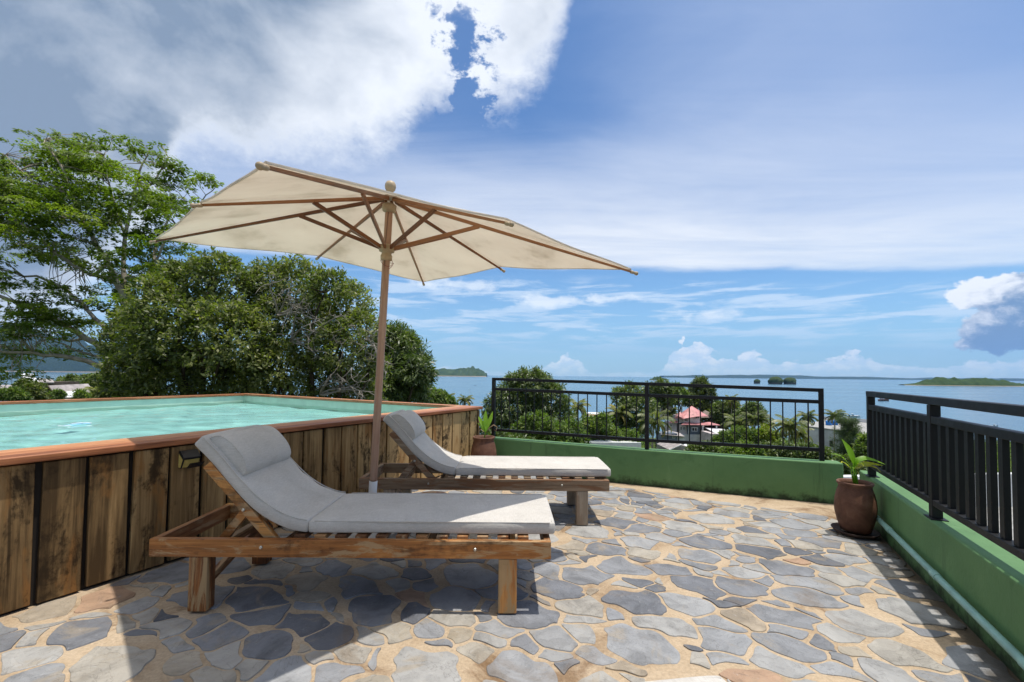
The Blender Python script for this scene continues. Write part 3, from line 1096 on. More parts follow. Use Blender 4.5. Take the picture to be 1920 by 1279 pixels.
def _water(q):
    gl = q.new('ShaderNodeBsdfRefraction'); gl.inputs['IOR'].default_value=1.33; gl.inputs['Roughness'].default_value=0.0
    q.set(gl.inputs[0],(0.90,0.99,0.985))
    g2 = q.new('ShaderNodeBsdfGlossy'); g2.inputs['Roughness'].default_value=0.02
    fr = q.new('ShaderNodeFresnel'); fr.inputs[0].default_value=1.2
    mx=q.new('ShaderNodeMixShader'); q.set(mx.inputs[0], q.m('MULTIPLY',fr.outputs[0],.8))
    q.t.links.new(gl.outputs[0],mx.inputs[1]); q.t.links.new(g2.outputs[0],mx.inputs[2])
    return mx.outputs[0]
M['water']=mat('pool_water',_water)
def wave(x,y):
    rg=np.random.default_rng(3); z=0*x
    for k in range(26):
        lam=0.22*(1.11**k)**0.55*rg.uniform(.8,1.2); th=rg.uniform(0,2*math.pi); kx,ky=2*math.pi/lam*math.cos(th),2*math.pi/lam*math.sin(th)
        z=z+0.00062*lam/0.3*np.sin(kx*x+ky*y+rg.uniform(0,6.28))
    return z
wb=[np.array(p) for p in water_in]
nu,nv=420,300
us,vs_=np.linspace(0,1,nu),np.linspace(0,1,nv)
Uu,Vv=np.meshgrid(us,vs_)
Pq=(wb[0][None,None]*((1-Uu)*(1-Vv))[...,None]+wb[1]*(Uu*(1-Vv))[...,None]+wb[2]*(Uu*Vv)[...,None]+wb[3]*((1-Uu)*Vv)[...,None])
Z=0.625+wave(Pq[...,0],Pq[...,1])
vv=np.concatenate([Pq,Z[...,None]],-1).reshape(-1,3)
ff=[(j*nu+i,j*nu+i+1,(j+1)*nu+i+1,(j+1)*nu+i) for j in range(nv-1) for i in range(nu-1)]
me=bpy.data.meshes.new('pool_water'); me.from_pydata(vv.tolist(),[],ff); me.polygons.foreach_set('use_smooth',[True]*len(ff)); me.materials.append(M['water'])
wo_=bpy.data.objects.new('pool_water',me); col.objects.link(wo_); tag(wo_,kind='structure')
wo_.cycles.is_caustics_caster=True
for ch in pool.children:
    if ch.name.startswith('basin'): ch.cycles.is_caustics_receiver=True
sun.cycles.is_caustics_light=True
cy.caustics_refractive=True

# small float on the water
M['float_blue'] = plain('pale_blue_plastic', (0.30, 0.62, 0.80), 0.4, 0.1)
M['float_white'] = plain('white_plastic', (0.75, 0.80, 0.82), 0.4, 0.05)
fl = G(141, 797, 0.625)
t = thing('pool_float', 'small pale blue sheet with white edges floating on the pool water', 'float', tuple(fl))
sv, sf = [], []
for j in range(7):
    for i in range(9):
        x, y = -0.06 + 0.12 * i / 8, -0.12 + 0.24 * j / 6
        sv.append((x, y, 0.006 + 0.005 * math.sin(x * 30 + y * 9) + 0.004 * math.cos(y * 22)))
for j in range(6):
    sf += [(j * 9 + i, j * 9 + i + 1, (j + 1) * 9 + i + 1, (j + 1) * 9 + i) for i in range(8)]
so = MB().add(sv, sf).build('sheet', M['float_blue'], t, smooth=True)
so.modifiers.new('thick', 'SOLIDIFY').thickness = 0.008
for y in (-0.12, 0.12, 0.02):
    MB().tube([(x, y, 0.010 + 0.005 * math.sin(x * 30 + y * 9) + 0.006 * math.cos(y * 22)) for x in np.linspace(-0.061, 0.061, 9)], 0.006, 6).build('rim_band', M['float_white'], t, smooth=True)

# solar lamps on the boards
M['lamp_black'] = plain('black_plastic', (0.014, 0.014, 0.016), 0.4, 0.2, 5)
M['lamp_led'] = plain('yellow_lamp_face', (0.55, 0.43, 0.13), 0.4, 0.12, 40)
M['solar'] = plain('solar_cell_glass', (0.012, 0.014, 0.022), 0.12, 0.2, 12, 0.6)


def wall_lamp(px, py, label):
    p = V(px, py, P0, U)
    t = thing('wall_lamp', label, 'lamp', tuple(p + NRM * 0.004), math.atan2(U[1], U[0]), group='solar lamps on the pool boards')
    # local: x along the wall, -y out of it
    prof = [(0.0, 0.055), (-0.022, 0.058), (-0.062, 0.016), (-0.060, 0.008), (-0.030, -0.052), (0.0, -0.052)]
    n = len(prof)
    w = 0.05
    vs = [(-w, y, z) for y, z in prof] + [(w, y, z) for y, z in prof]
    fs = [tuple(range(n)), tuple(range(2 * n - 1, n - 1, -1))] + [(i, n + i, n + (i + 1) % n, (i + 1) % n) for i in range(n)]
    MB().add(vs, fs).build('housing', M['lamp_black'], t, bevel=0.002)
    led = MB()
    led.add([(-0.044, -0.0605, 0.003), (0.044, -0.0605, 0.003), (0.044, -0.0335, -0.048), (-0.044, -0.0335, -0.048)], [(3, 2, 1, 0)])
    for s in (-1, 1):
        x = s * (w + 0.0025)
        q = [(x, -0.055, 0.006), (x, -0.008, 0.040), (x, -0.006, -0.047), (x, -0.030, -0.047)]
        led.add(q, [(0, 1, 2, 3) if s < 0 else (3, 2, 1, 0)])
    led.build('lamp_face', M['lamp_led'], t)
    MB().add([(-0.044, -0.0235, 0.0585), (0.044, -0.0235, 0.0585), (0.044, -0.0600, 0.0205), (-0.044, -0.0600, 0.0205)], [(3, 2, 1, 0)]).build('solar_panel', M['solar'], t)
    MB().lathe([(0.008, 0), (0.007, 0.004), (0.003, 0.007)], 12).build('sensor', M['float_white'], t, smooth=True)
    o = t.children[-1]
    o.location, o.rotation_euler = (0.0, -0.0615, 0.0125), (R(90), 0, 0)
    return t


wall_lamp(350, 860, 'black solar lamp with yellow faces on the pool boards beside the near lounger')
wall_lamp(784, 797, 'black solar lamp on the pool boards behind the pillow of the far lounger')
# ------------------------------------------------------------------ loungers
def sweep_slab(path, th, y0, y1, nsec=44, r=0.014, puff=0.006, seed=0, wrinkle=0.0):
    """soft slab following path (x, z of its underside); thickness th; between y0 and y1"""
    rg = np.random.default_rng(seed)
    P = np.array(resample(path, 0.018))
    T = np.gradient(P, axis=0)
    T /= np.linalg.norm(T, axis=1)[:, None]
    Nn = np.stack([-T[:, 1], T[:, 0]], 1)
    s = np.concatenate([[0], np.cumsum(np.linalg.norm(np.diff(P, axis=0), axis=1))])
    L = s[-1]
    ph = rg.uniform(0, 6.28, 6)
    vs, n = [], nsec
    extra = []
    st = []
    for e in (0.0, 0.25, 0.6):                   # rounded ends
        st.append((0, e))
    st += [(i, 1.0) for i in range(1, len(P) - 1)]
    st += [(len(P) - 1, e) for e in (0.6, 0.25, 0.0)]
    for i, e in st:
        base, nn, tt = P[i], Nn[i], T[i]
        sh = (1 - math.sqrt(max(0.0, 1 - (1 - e) ** 2))) if e < 1 else 0.0
        along = 0.0
        if e < 1:
            along = (r * (1 - e) * (-1 if i == 0 else 1))
            sh = r * (1 - math.sqrt(max(0, 1 - (1 - e) ** 2)))
        hw, hh = (y1 - y0) / 2 - sh, th / 2 - sh * 0.95
        for k in range(n):
            a = 2 * math.pi * k / n
            ca, sa = math.cos(a), math.sin(a)
            ex = 0.20
            yy = math.copysign(abs(ca) ** ex, ca) * hw
            zz = math.copysign(abs(sa) ** ex, sa) * hh
            # soften the long corners
            dx, dz = hw - abs(yy), hh - abs(zz)
            rr = min(r, hh)
            if dx < rr and dz < rr:
                q = math.hypot(rr - dx, rr - dz)
                if q > rr:
                    yy -= math.copysign((q - rr) * 0.5, yy)
                    zz -= math.copysign((q - rr) * 0.5, zz)
            if zz > 0:
                zz += puff * (1 - (yy / hw) ** 2) * (0.6 + 0.4 * math.sin(s[i] * 5 + ph[0]))
                zz += wrinkle * math.sin(s[i] * 38 + ph[1] + 2.0 * math.sin(yy * 7 + ph[2])) * (0.5 + 0.5 * math.sin(s[i] * 9 + ph[3]))
            yy2 = (y0 + y1) / 2 + yy + 0.004 * math.sin(s[i] * 7 + ph[4])
            zc = th / 2 + zz
            vs.append((base[0] + nn[0] * zc + tt[0] * along, yy2, base[1] + nn[1] * zc + tt[1] * along))
    m = len(st)
    fs = []
    for i in range(m - 1):
        for k in range(n):
            k2 = (k + 1) % n
            fs.append((i * n + k, (i + 1) * n + k, (i + 1) * n + k2, i * n + k2))
    fs.append(tuple(range(n)))
    fs.append(tuple((m - 1) * n + k for k in range(n - 1, -1, -1)))
    return vs, fs


def smooth_path(pts, n=40):
    P = np.array(pts, float)
    for _ in range(3):
        Q = [P[0]]
        for a, b in zip(P[:-1], P[1:]):
            Q += [a * 0.75 + b * 0.25, a * 0.25 + b * 0.75]
        Q.append(P[-1])
        P = np.array(Q)
    return [tuple(p) for p in P]


def make_lounger(label, wood_x, wood_z, wood_y):
    t = thing('sun_lounger', label, 'sun lounger', group='wooden sun loungers on the terrace')
    W, LEN = 0.64, 2.0
    z0, z1 = 0.268, 0.355
    f = MB()
    f.box((0, 0, z0), (LEN, 0.034, z1), 0.35)
    f.build('side_rail', wood_x, t, bevel=0.003)
    f = MB()
    f.box((0, W - 0.034, z0), (LEN, W, z1), 0.6)
    f.build('side_rail', wood_x, t, bevel=0.003)
    e = MB()
    e.box((0.0, 0.0345, z0 + .001), (0.034, W - 0.0345, z1 - .001), 0.5)
    e.build('end_rail', wood_y, t, bevel=0.003)
    e = MB()
    e.box((LEN - 0.034, 0.0345, z0 + .001), (LEN, W - 0.0345, z1 - .001), 0.4)
    e.build('end_rail', wood_y, t, bevel=0.003)
    MB().box((0.62, 0.0345, z0), (0.65, W - 0.0345, z1 - 0.03), 0.4).build('cross_bar', wood_y, t, bevel=0.003)
    MB().box((0.29, 0.0345, z0 + 0.01), (0.33, W - 0.0345, z0 + 0.05), 0.3).build('cross_bar', wood_y, t, bevel=0.003)
    sl = MB()
    x = 0.70
    while x < LEN - 0.08:
        sl.box((x, 0.036, z1 - 0.012), (x + 0.056, W - 0.036, z1 + 0.012), random.random())
        x += 0.103
    sl.build('slats', wood_y, t, bevel=0.002)
    for lx, sgn in ((0.198, 1), (LEN - 0.262, -1)):
        for ly in (0.002, W - 0.072):
            m = MB().box((lx, ly, 0.0), (lx + 0.092, ly + 0.07, z0 - 0.0015), random.random())
            m.build('leg', wood_z, t, bevel=0.004)
        m = MB().beam((lx + 0.046, 0.0735, 0.115), (lx + 0.046, W - 0.074, 0.245), 0.03, 0.04, tone=random.random())
        m.build('brace', wood_y, t, bevel=0.002)
    b = MB()
    for y in (0.07, W - 0.07):
        b.beam((0.235, y, 0.712), (0.60, y, 0.312), 0.034, 0.046, up=(1, 0, 1), tone=random.random())
    for k in range(6):
        fct = 0.06 + k * 0.15
        cx, cz = 0.262 + (0.60 - 0.235) * fct, 0.728 + (0.312 - 0.712) * fct
        d = Vector((0.365, 0, -0.40)).normalized()
        nn = Vector((0.40, 0, 0.365)).normalized()
        c = Vector((cx, 0, cz))
        p = [c - d * 0.028, c + d * 0.028, c + d * 0.028 + nn * 0.016, c - d * 0.028 + nn * 0.016]
        vs = [(v.x, 0.089, v.z) for v in p] + [(v.x, W - 0.089, v.z) for v in p]
        b.add(vs, [(0, 1, 2, 3), (7, 6, 5, 4), (1, 0, 4, 5), (2, 1, 5, 6), (3, 2, 6, 7), (0, 3, 7, 4)], random.random())
    bf = b.build('backrest_frame', wood_x, t, bevel=0.003)
    for y in (0.036 + 0.07, W - 0.036 - 0.07):
        m = MB().beam((0.432, y, 0.485), (0.305, y, 0.322), 0.03, 0.042, up=(-1, 0, 1), tone=0.5)
        m.build('strut', wood_x, t, bevel=0.002)
    for x, y, z, pr in ((0.432, 0.0525, 0.486, 1), (0.555, -0.0005, 0.318, 0), (1.62, -0.0005, 0.315, 0)):
        m = MB().lathe([(0.0085, 0.0), (0.0085, 0.003), (0.006, 0.006)], 12)
        o = m.build('bolt', M['steel'], t)
        o.location, o.rotation_euler = (x, y, z), (R(90), 0, 0)
    ma = MB()
    y0, y1 = 0.058, 0.608
    back = smooth_path([(0.165, 0.803), (0.25, 0.722), (0.36, 0.592), (0.47, 0.485), (0.58, 0.415), (0.68, 0.377), (0.746, 0.368)])
    ma.add(*sweep_slab(back, 0.072, y0, y1, seed=3, wrinkle=0.0030, puff=0.012))
    ma.add(*sweep_slab([(0.777, 0.368), (2.012, 0.368)], 0.068, y0 - 0.004, y1, seed=9, wrinkle=0.0004, puff=0.008))
    mt = ma.build('mattress', M['fabric'], t, smooth=True)
    for y in (y0 - 0.0035, y1 + 0.0005):
        MB().tube([(x, y, 0.368 + 0.064) for x in np.linspace(0.795, 1.998, 14)], 0.0032, 6).build('piping', M['fabric'], mt, smooth=True)
        pb2 = resample(back, 0.03)
        T2 = np.gradient(np.array(pb2), axis=0)
        T2 /= np.linalg.norm(T2, axis=1)[:, None]
        MB().tube([(p[0] - tt[1] * 0.0685, y + (0.0035 if y < .3 else 0), p[1] + tt[0] * 0.0685) for p, tt in zip(pb2[1:-1], T2[1:-1])], 0.0032, 6).build('piping', M['fabric'], mt, smooth=True)
    MB().tube([(2.0085, y, 0.368 + 0.064) for y in np.linspace(y0 + 0.01, y1 - 0.012, 8)], 0.0032, 6).build('piping', M['fabric'], mt, smooth=True)
    pi = MB()
    a, bb = (0.213, 0.828), (0.400, 0.640)
    av, bv = Vector((a[0], 0, a[1])), Vector((bb[0], 0, bb[1]))
    d = (bv - av)
    L = d.length
    d.normalize()
    nn = Vector((-d.z, 0, d.x))
    if nn.x < 0:
        nn = -nn
    arc = []
    for k in range(17):
        u = math.pi * k / 16
        cu, su = math.cos(u), math.sin(u)
        arc.append(av + d * (L / 2 - L / 2 * math.copysign(abs(cu) ** 0.85, cu)) + nn * (0.004 + 0.082 * (su ** 0.75) * (1 + 0.10 * cu)))
    arc.append(bv - d * 0.02 - nn * 0.002)
    arc.append(av + d * 0.02 - nn * 0.002)
    n = len(arc)
    ys = [(0.082, 0.92), (0.084, 0.975), (0.092, 1.0), (0.20, 1.012), (0.33, 1.018), (0.46, 1.012), (0.562, 1.0), (0.572, 0.975), (0.575, 0.92)]
    cen = sum(arc, Vector()) / n
    vs = []
    for y, s in ys:
        for p in arc:
            q = cen + (p - cen) * s
            vs.append((q.x, y, q.z))
    fs = []
    for i in range(len(ys) - 1):
        for k in range(n):
            k2 = (k + 1) % n
            fs.append((i * n + k, i * n + k2, (i + 1) * n + k2, (i + 1) * n + k))
    fs += [tuple(range(n - 1, -1, -1)), tuple((len(ys) - 1) * n + k for k in range(n))]
    pi.add(vs, fs)
    po = pi.build('pillow', M['fabric'], t, smooth=True)
    bm = bmesh.new()
    bm.from_mesh(po.data)
    bmesh.ops.recalc_face_normals(bm, faces=bm.faces)
    bm.to_mesh(po.data)
    bm.free()
    pp_ = MB().tube([(q.x, 0.083, q.z) for q in [cen + (p - cen) * 0.985 for p in arc] + [cen + (arc[0] - cen) * 0.985]], 0.0028, 6)
    pp_.build('piping', M['fabric'], po, smooth=True)
    return t


l1 = make_lounger('brown wooden lounger with peeling varnish and grey mattress, nearest the viewer under the parasol', M['lounger'], M['lounger_leg'], M['lounger_y'])
l1.location, l1.rotation_euler = (-1.795, 2.292, 0.013), (0, 0, R(0.4))
l2 = make_lounger('faded greyish wooden lounger with pale mattress, behind the parasol pole', M['grey_wood'], M['grey_leg'], M['grey_wood'])
l2.location, l2.rotation_euler = (-1.212, 3.655, 0.012), (0, 0, R(0.2))
l3 = copy_tree(l1)
tag(l3, 'lounger of which only a pale mattress corner shows at the bottom edge')
l3.location, l3.rotation_euler = (0.93, -0.80, 0.013), (0, 0, R(99.5))

# log stool between the loungers
sp = np.array([-0.555, 3.27, 0.012])


def _bark(q):
    o = obj_co(q)
    n = q.noise(q.mapping(o, (1, 1, 0.2)), 30, 7, 0.7, 0.6)
    c = q.ramp(n, [(0.3, (0.05, 0.03, 0.018)), (0.55, (0.15, 0.09, 0.05)), (0.75, (0.28, 0.19, 0.11))])
    return principled(q, c, 0.85, 0.2, q.bump(n, 0.8, 0.012))


M['log'] = mat('log_bark', _bark)
t = thing('log_stool', 'round cut log standing between the two loungers', 'log', tuple(sp))
MB().lathe([(0.108, 0.0), (0.112, 0.05), (0.107, 0.2), (0.110, 0.322), (0.103, 0.333)], 40, wob=0.03).build('trunk', M['log'], t, smooth=True)
MB().lathe([(0.098, 0.334), (0.05, 0.337), (0.01, 0.337)], 32, wob=0.03).build('cut_top', M['lounger_y'], t)

# ------------------------------------------------------------------ parasol
pk = Vector((0.063, -0.086, 1.0)).normalized()
pbase = Vector((-1.004, 3.300, 0.010))
t = thing('parasol', 'square cream parasol with wooden ribs, leaning over the near lounger', 'parasol', tuple(pbase))
yaw = 0.78
e1 = Vector((math.cos(yaw), math.sin(yaw), 0))
e1 = (e1 - pk * e1.dot(pk)).normalized()
e2 = pk.cross(e1)
LP, pa, pbb, dc, kx, md = 2.429, 1.123, 1.245, 0.411, 0.961, 0.812
apex = pk * LP
rotp = Matrix((e1, e2, pk)).transposed().to_4x4()


def pole_part(name, prof, m, parent=t, n=24, smooth=True, bev=0):
    o = MB().lathe(prof, n).build(name, m, parent, smooth=smooth, bevel=bev)
    o.matrix_local = rotp
    return o


MB().lathe([(0.20, 0), (0.205, 0.02), (0.20, 0.075), (0.17, 0.085), (0.035, 0.087)], 40).build('base', M['concrete'], t, smooth=False, bevel=0.004)
pole_part('sleeve', [(0.0285, 0.087), (0.0285, 0.43), (0.026, 0.432)], M['white_metal'])
pole_part('pole', [(0.0255, 0.4335), (0.026, 0.45), (0.026, 2.30), (0.020, 2.36)], M['pole_wood'])
pole_part('runner', [(0.030, 1.985), (0.038, 1.99), (0.040, 2.02), (0.034, 2.028), (0.034, 2.04), (0.050, 2.045), (0.054, 2.06), (0.054, 2.085), (0.046, 2.094), (0.030, 2.098)], M['hub_wood'])
pole_part('hub', [(0.028, 2.315), (0.042, 2.32), (0.048, 2.335), (0.048, 2.365), (0.030, 2.378)], M['hub_wood'])
fin = pole_part('finial', [(0.014, 2.415), (0.022, 2.425), (0.024, 2.44), (0.017, 2.450), (0.020, 2.456), (0.033, 2.470), (0.038, 2.490), (0.036, 2.508), (0.026, 2.524), (0.010, 2.531)], M['hub_wood'])
tips = []
order = [(1, -1, 1), (1, 0, 0), (1, 1, 1), (0, 1, 0), (-1, 1, 1), (-1, 0, 0), (-1, -1, 1), (0, -1, 0)]
for u, v, c in order:
    k_ = 1.0 if c else kx
    tips.append(apex + e1 * (u * pa * k_) + e2 * (v * pbb * k_) - pk * (dc if c else dc * md))
ctop = apex - pk * 0.012
# canopy: eight sewn panels, cloth hanging slightly between the ribs
cv, cf = [], []
NR, NS = 14, 9
for i in range(8):
    A, B = tips[i], tips[(i + 1) % 8]
    grid = []
    for r in range(NR + 1):
        f = r / NR
        row = []
        for s_ in range(NS + 1):
            g = s_ / NS
            p = ctop.lerp(A.lerp(B, g), f)
            bow = 4 * g * (1 - g)
            p = p - pk * (0.008 * bow * f) - (A.lerp(B, g) - ctop).normalized() * (0.004 * bow * f * f)
            p = p + pk * (0.028 * 4 * f * (1 - f) * 0.25)
            p = p + pk * 0.018 + pk * (0.0035 * math.sin(9 * g + 5 * f + i * 2.1) * f)
            row.append(len(cv))
            cv.append(tuple(p))
        grid.append(row)
    for r in range(NR):
        for s_ in range(NS):
            cf.append((grid[r][s_], grid[r + 1][s_], grid[r + 1][s_ + 1], grid[r][s_ + 1]))
cb = MB().add(cv, cf)
can = cb.build('canopy', M['canvas'], t, smooth=True)
bm = bmesh.new()
bm.from_mesh(can.data)
bmesh.ops.remove_doubles(bm, verts=bm.verts, dist=0.0008)
bmesh.ops.recalc_face_normals(bm, faces=bm.faces)
bm.to_mesh(can.data)
bm.free()
md_ = can.modifiers.new('cloth', 'SOLIDIFY')
md_.thickness, md_.offset = 0.0025, 0.0
es = can.modifiers.new('edges', 'EDGE_SPLIT')
es.split_angle = R(16)
# hem: a narrow tape round the edge
hem = MB()
for i in range(8):
    A, B = tips[i], tips[(i + 1) % 8]
    pts = []
    for s_ in range(NS + 1):
        g = s_ / NS
        p = A.lerp(B, g)
        bow = 4 * g * (1 - g)
        p = p - pk * (0.008 * bow) - (p - ctop).normalized() * (0.004 * bow) + pk * (0.018 + 0.0035 * math.sin(9 * g + 5 + i * 2.1))
        pts.append(p)
    for a, b in zip(pts[:-1], pts[1:]):
        hem.beam(a, b, 0.006, 0.008, up=pk)
hem.build('hem', M['canvas'], can)
o = MB().lathe([(0.085, 2.408), (0.088, 2.416), (0.05, 2.430), (0.02, 2.436)], 8).build('cap', M['canvas'], t)
o.matrix_local = rotp
for (u, v, c), T_ in zip(order, tips):
    d = (T_ - apex).normalized()
    s_ = apex - pk * 0.075 + (d - pk * d.dot(pk)).normalized() * 0.045
    endp = T_ - pk * 0.004
    a = s_
    hgt = 0.027
    off = pk * (-0.003)
    rib = beam_part('rib', a + off + pk * 0.05, endp + off, 0.018, hgt, M['parasol_wood'], t, 0.003, up=tuple(pk))
    for v in rib.data.vertices:                  # ribs grow thinner towards the tip
        if v.co.x > 0.1:
            v.co.y *= 0.75
            v.co.z = 0.0135 + (v.co.z - 0.0135) * 0.5
    mid = (a + pk * 0.05 + off).lerp(endp + off, 0.36 if c else 0.45) - pk * 0.003
    dd = (T_ - apex)
    dd = (dd - pk * dd.dot(pk)).normalized()
    side = pk.cross(dd) * 0.0
    beam_part('strut', pk * 2.072 + dd * 0.046 + side, mid, 0.016, 0.026, M['parasol_wood'], t, 0.002, up=tuple(pk))
    ax = (endp - a).normalized()
    tp = endp + off
    kn = MB().tube([(-0.004, 0, 0), (0.016, 0, 0), (0.020, 0, 0), (0.036, 0, 0), (0.046, 0, 0), (0.050, 0, 0)], [0.011, 0.011, 0.008, 0.0135, 0.012, 0.004], 14)
    ko = kn.build('rib_knob', M['hub_wood'], rib, smooth=True)
    ko.location = ((tp - (a + off + pk * 0.05)).length, 0, 0.006)
# thin red cord hanging at the runner
M['cord'] = plain('red_cord', (0.26, 0.045, 0.04), 0.8, 0.2, 60)
c0 = pk * 2.03
cp = []
for k in range(40):
    a = k / 39 * math.pi * 2.6
    cp.append(c0 + e1 * (0.042 * math.cos(a) + 0.012 * (k / 39)) + e2 * (-0.042 * math.sin(a)) - pk * (0.030 + 0.05 * max(0, math.sin(a * 0.9)) + 0.03 * (k / 39)))
MB().tube(cp, 0.0016, 6).build('cord', M['cord'], t, smooth=True)


# ------------------------------------------------------------------ pots and their plants
def leaf_strip(mb, pts, widths, up, fold=0.25, tone=0.5, tone2=None):
    """a long leaf along pts, folded at its midrib"""
    pts = [Vector(p) for p in pts]
    vs, fs = [], []
    n = len(pts)
    for i, p in enumerate(pts):
        d = (pts[min(i + 1, n - 1)] - pts[max(i - 1, 0)]).normalized()
        s = d.cross(Vector(up)).normalized()
        nn = s.cross(d)
        vs += [p - s * widths[i] + nn * (widths[i] * fold), p, p + s * widths[i] + nn * (widths[i] * fold)]
    base = len(mb.v)
    mb.v += [tuple(v) for v in vs]
    for i in range(n - 1):
        a, b = base + i * 3, base + (i + 1) * 3
        mb.f += [(a, a + 1, b + 1, b), (a + 1, a + 2, b + 2, b + 1)]
        tt = tone if tone2 is None else tone + (tone2 - tone) * i / (n - 1)
        mb.t += [tt, tt]


POT = [(0.105, 0.0), (0.118, 0.006), (0.142, 0.08), (0.160, 0.16), (0.164, 0.22), (0.158, 0.28), (0.144, 0.34), (0.131, 0.375), (0.128, 0.392),
       (0.134, 0.408), (0.142, 0.418), (0.143, 0.428), (0.136, 0.434), (0.122, 0.430), (0.117, 0.40), (0.116, 0.385)]


def pot(loc, label, rz, sc=1.0):
    t = thing('clay_pot', label, 'pot', tuple(loc), rz, group='tall clay pots in the corners')
    t.scale = (sc * 0.97, sc * 0.97, sc)
    m = MB().lathe(POT, 48, wob=0.008)
    m.f = m.f[:-1]
    m.t = m.t[:-1]
    m.build('pot_body', M['clay'], t, smooth=True)
    MB().lathe([(0.1155, 0.375), (0.08, 0.385), (0.02, 0.39)], 24, wob=0.02).build('soil', M['soil'], t, smooth=True)
    return t


pR = np.array([2.655, 3.54, 0.034])
pL = np.array([-0.335, 5.60, 0.012])
pot(pR, 'brown clay pot on a dark saucer in the right corner beside the pipe', 0.6, 0.86)
pot(pL, 'brown clay pot between the pool end and the far railing', 2.0)
M['saucer'] = plain('dark_clay_saucer', (0.045, 0.025, 0.018), 0.7, 0.3, 10)
o = MB().lathe([(0.115, 0.0), (0.135, 0.004), (0.156, 0.028), (0.152, 0.030), (0.135, 0.012), (0.04, 0.010)], 40).build('saucer', M['saucer'], smooth=True)
o.location = (pR[0] - 0.005, pR[1], 0.013)
o.rotation_euler = (R(1.5), R(1.0), 0)
tag(o, 'dark clay saucer under the pot in the right corner', 'saucer')
M['pebble'] = plain('pale_pebble', (0.50, 0.42, 0.32), 0.6, 0.3, 20)
o = MB().lathe([(0.010, 0.0), (0.034, 0.005), (0.042, 0.014), (0.036, 0.023), (0.012, 0.029)], 20, wob=0.05).build('pebble', M['pebble'], smooth=True)
pq = G(1584, 992, 0.02)
o.location = (pq[0] - 0.01, pq[1] - 0.04, 0.008)
o.scale = (1.15, 0.75, 1)
tag(o, 'flat pale pebble on the paving in front of the right pot', 'pebble')


def young_palm_right():
    b = pR + np.array([0.01, 0.0, 0.335])
    t = thing('young_palm', 'young palm with one broad upright leaf in the right corner pot', 'plant', tuple(b), group='young palms in the clay pots')
    st = MB()
    lf = MB()
    zz = 3.49

    def pp(px, py, dy=0.0):
        return Vector(D(px, py, pR[1] + dy) - b)
    base = Vector((0, 0, 0.0))
    crown = pp(1599, 876)
    for k in range(6):
        a = k * 1.05
        e = crown + Vector((0.014 * math.cos(a), 0.014 * math.sin(a), 0.0))
        st.tube([base + Vector((0.012 * math.cos(a), 0.012 * math.sin(a), 0)), base.lerp(e, 0.5) + Vector((0.012 * math.cos(a), 0.0, 0)), e], [0.006, 0.0045, 0.003], 6)
    st.build('stem', M['leaf_pot'], t, smooth=True)
    # the broad upright leaf
    A, B = pp(1602, 874), pp(1578, 823, -0.02)
    pts = [A.lerp(B, f) + Vector((0.012 * math.sin(f * 3.1), 0, 0)) for f in np.linspace(0, 1, 10)]
    leaf_strip(lf, pts, [0.004, 0.014, 0.024, 0.031, 0.034, 0.032, 0.027, 0.019, 0.010, 0.001], (0.35, -1, 0.2), 0.22, 0.45, 0.62)
    for P, wmax, t0, t1 in (([(1600, 876), (1608, 863), (1622, 860), (1640, 864), (1662, 872)], 0.030, 0.35, 0.5),
                            ([(1599, 878), (1610, 872), (1625, 870), (1640, 871), (1656, 873)], 0.026, 0.9, 0.95),
                            ([(1597, 877), (1588, 866), (1578, 856), (1568, 852), (1557, 851)], 0.010, 0.6, 0.5),
                            ([(1596, 880), (1590, 874), (1585, 869), (1580, 866), (1576, 868)], 0.012, 0.8, 0.9),
                            ([(1600, 880), (1606, 872), (1611, 868), (1616, 868), (1620, 874)], 0.020, 0.75, 0.9),
                            ([(1603, 880), (1618, 874), (1632, 874), (1644, 878), (1652, 886)], 0.012, 0.95, 1.0)):
        pts = [pp(x, y, -0.015 * i) for i, (x, y) in enumerate(P)]
        pts = [Vector(p) for p in (lambda Q: [Q[0]] + [q for a, bq in zip(Q[:-1], Q[1:]) for q in (a.lerp(bq, .5), bq)])(pts)]
        n = len(pts)
        leaf_strip(lf, pts, [wmax * math.sin(math.pi * (0.06 + 0.94 * i / (n - 1))) + 0.0008 for i in range(n)], (0.1, -0.4, 1), 0.25, t0, t1)
    lf.build('leaves', M['leaf_pot'], t, smooth=True)


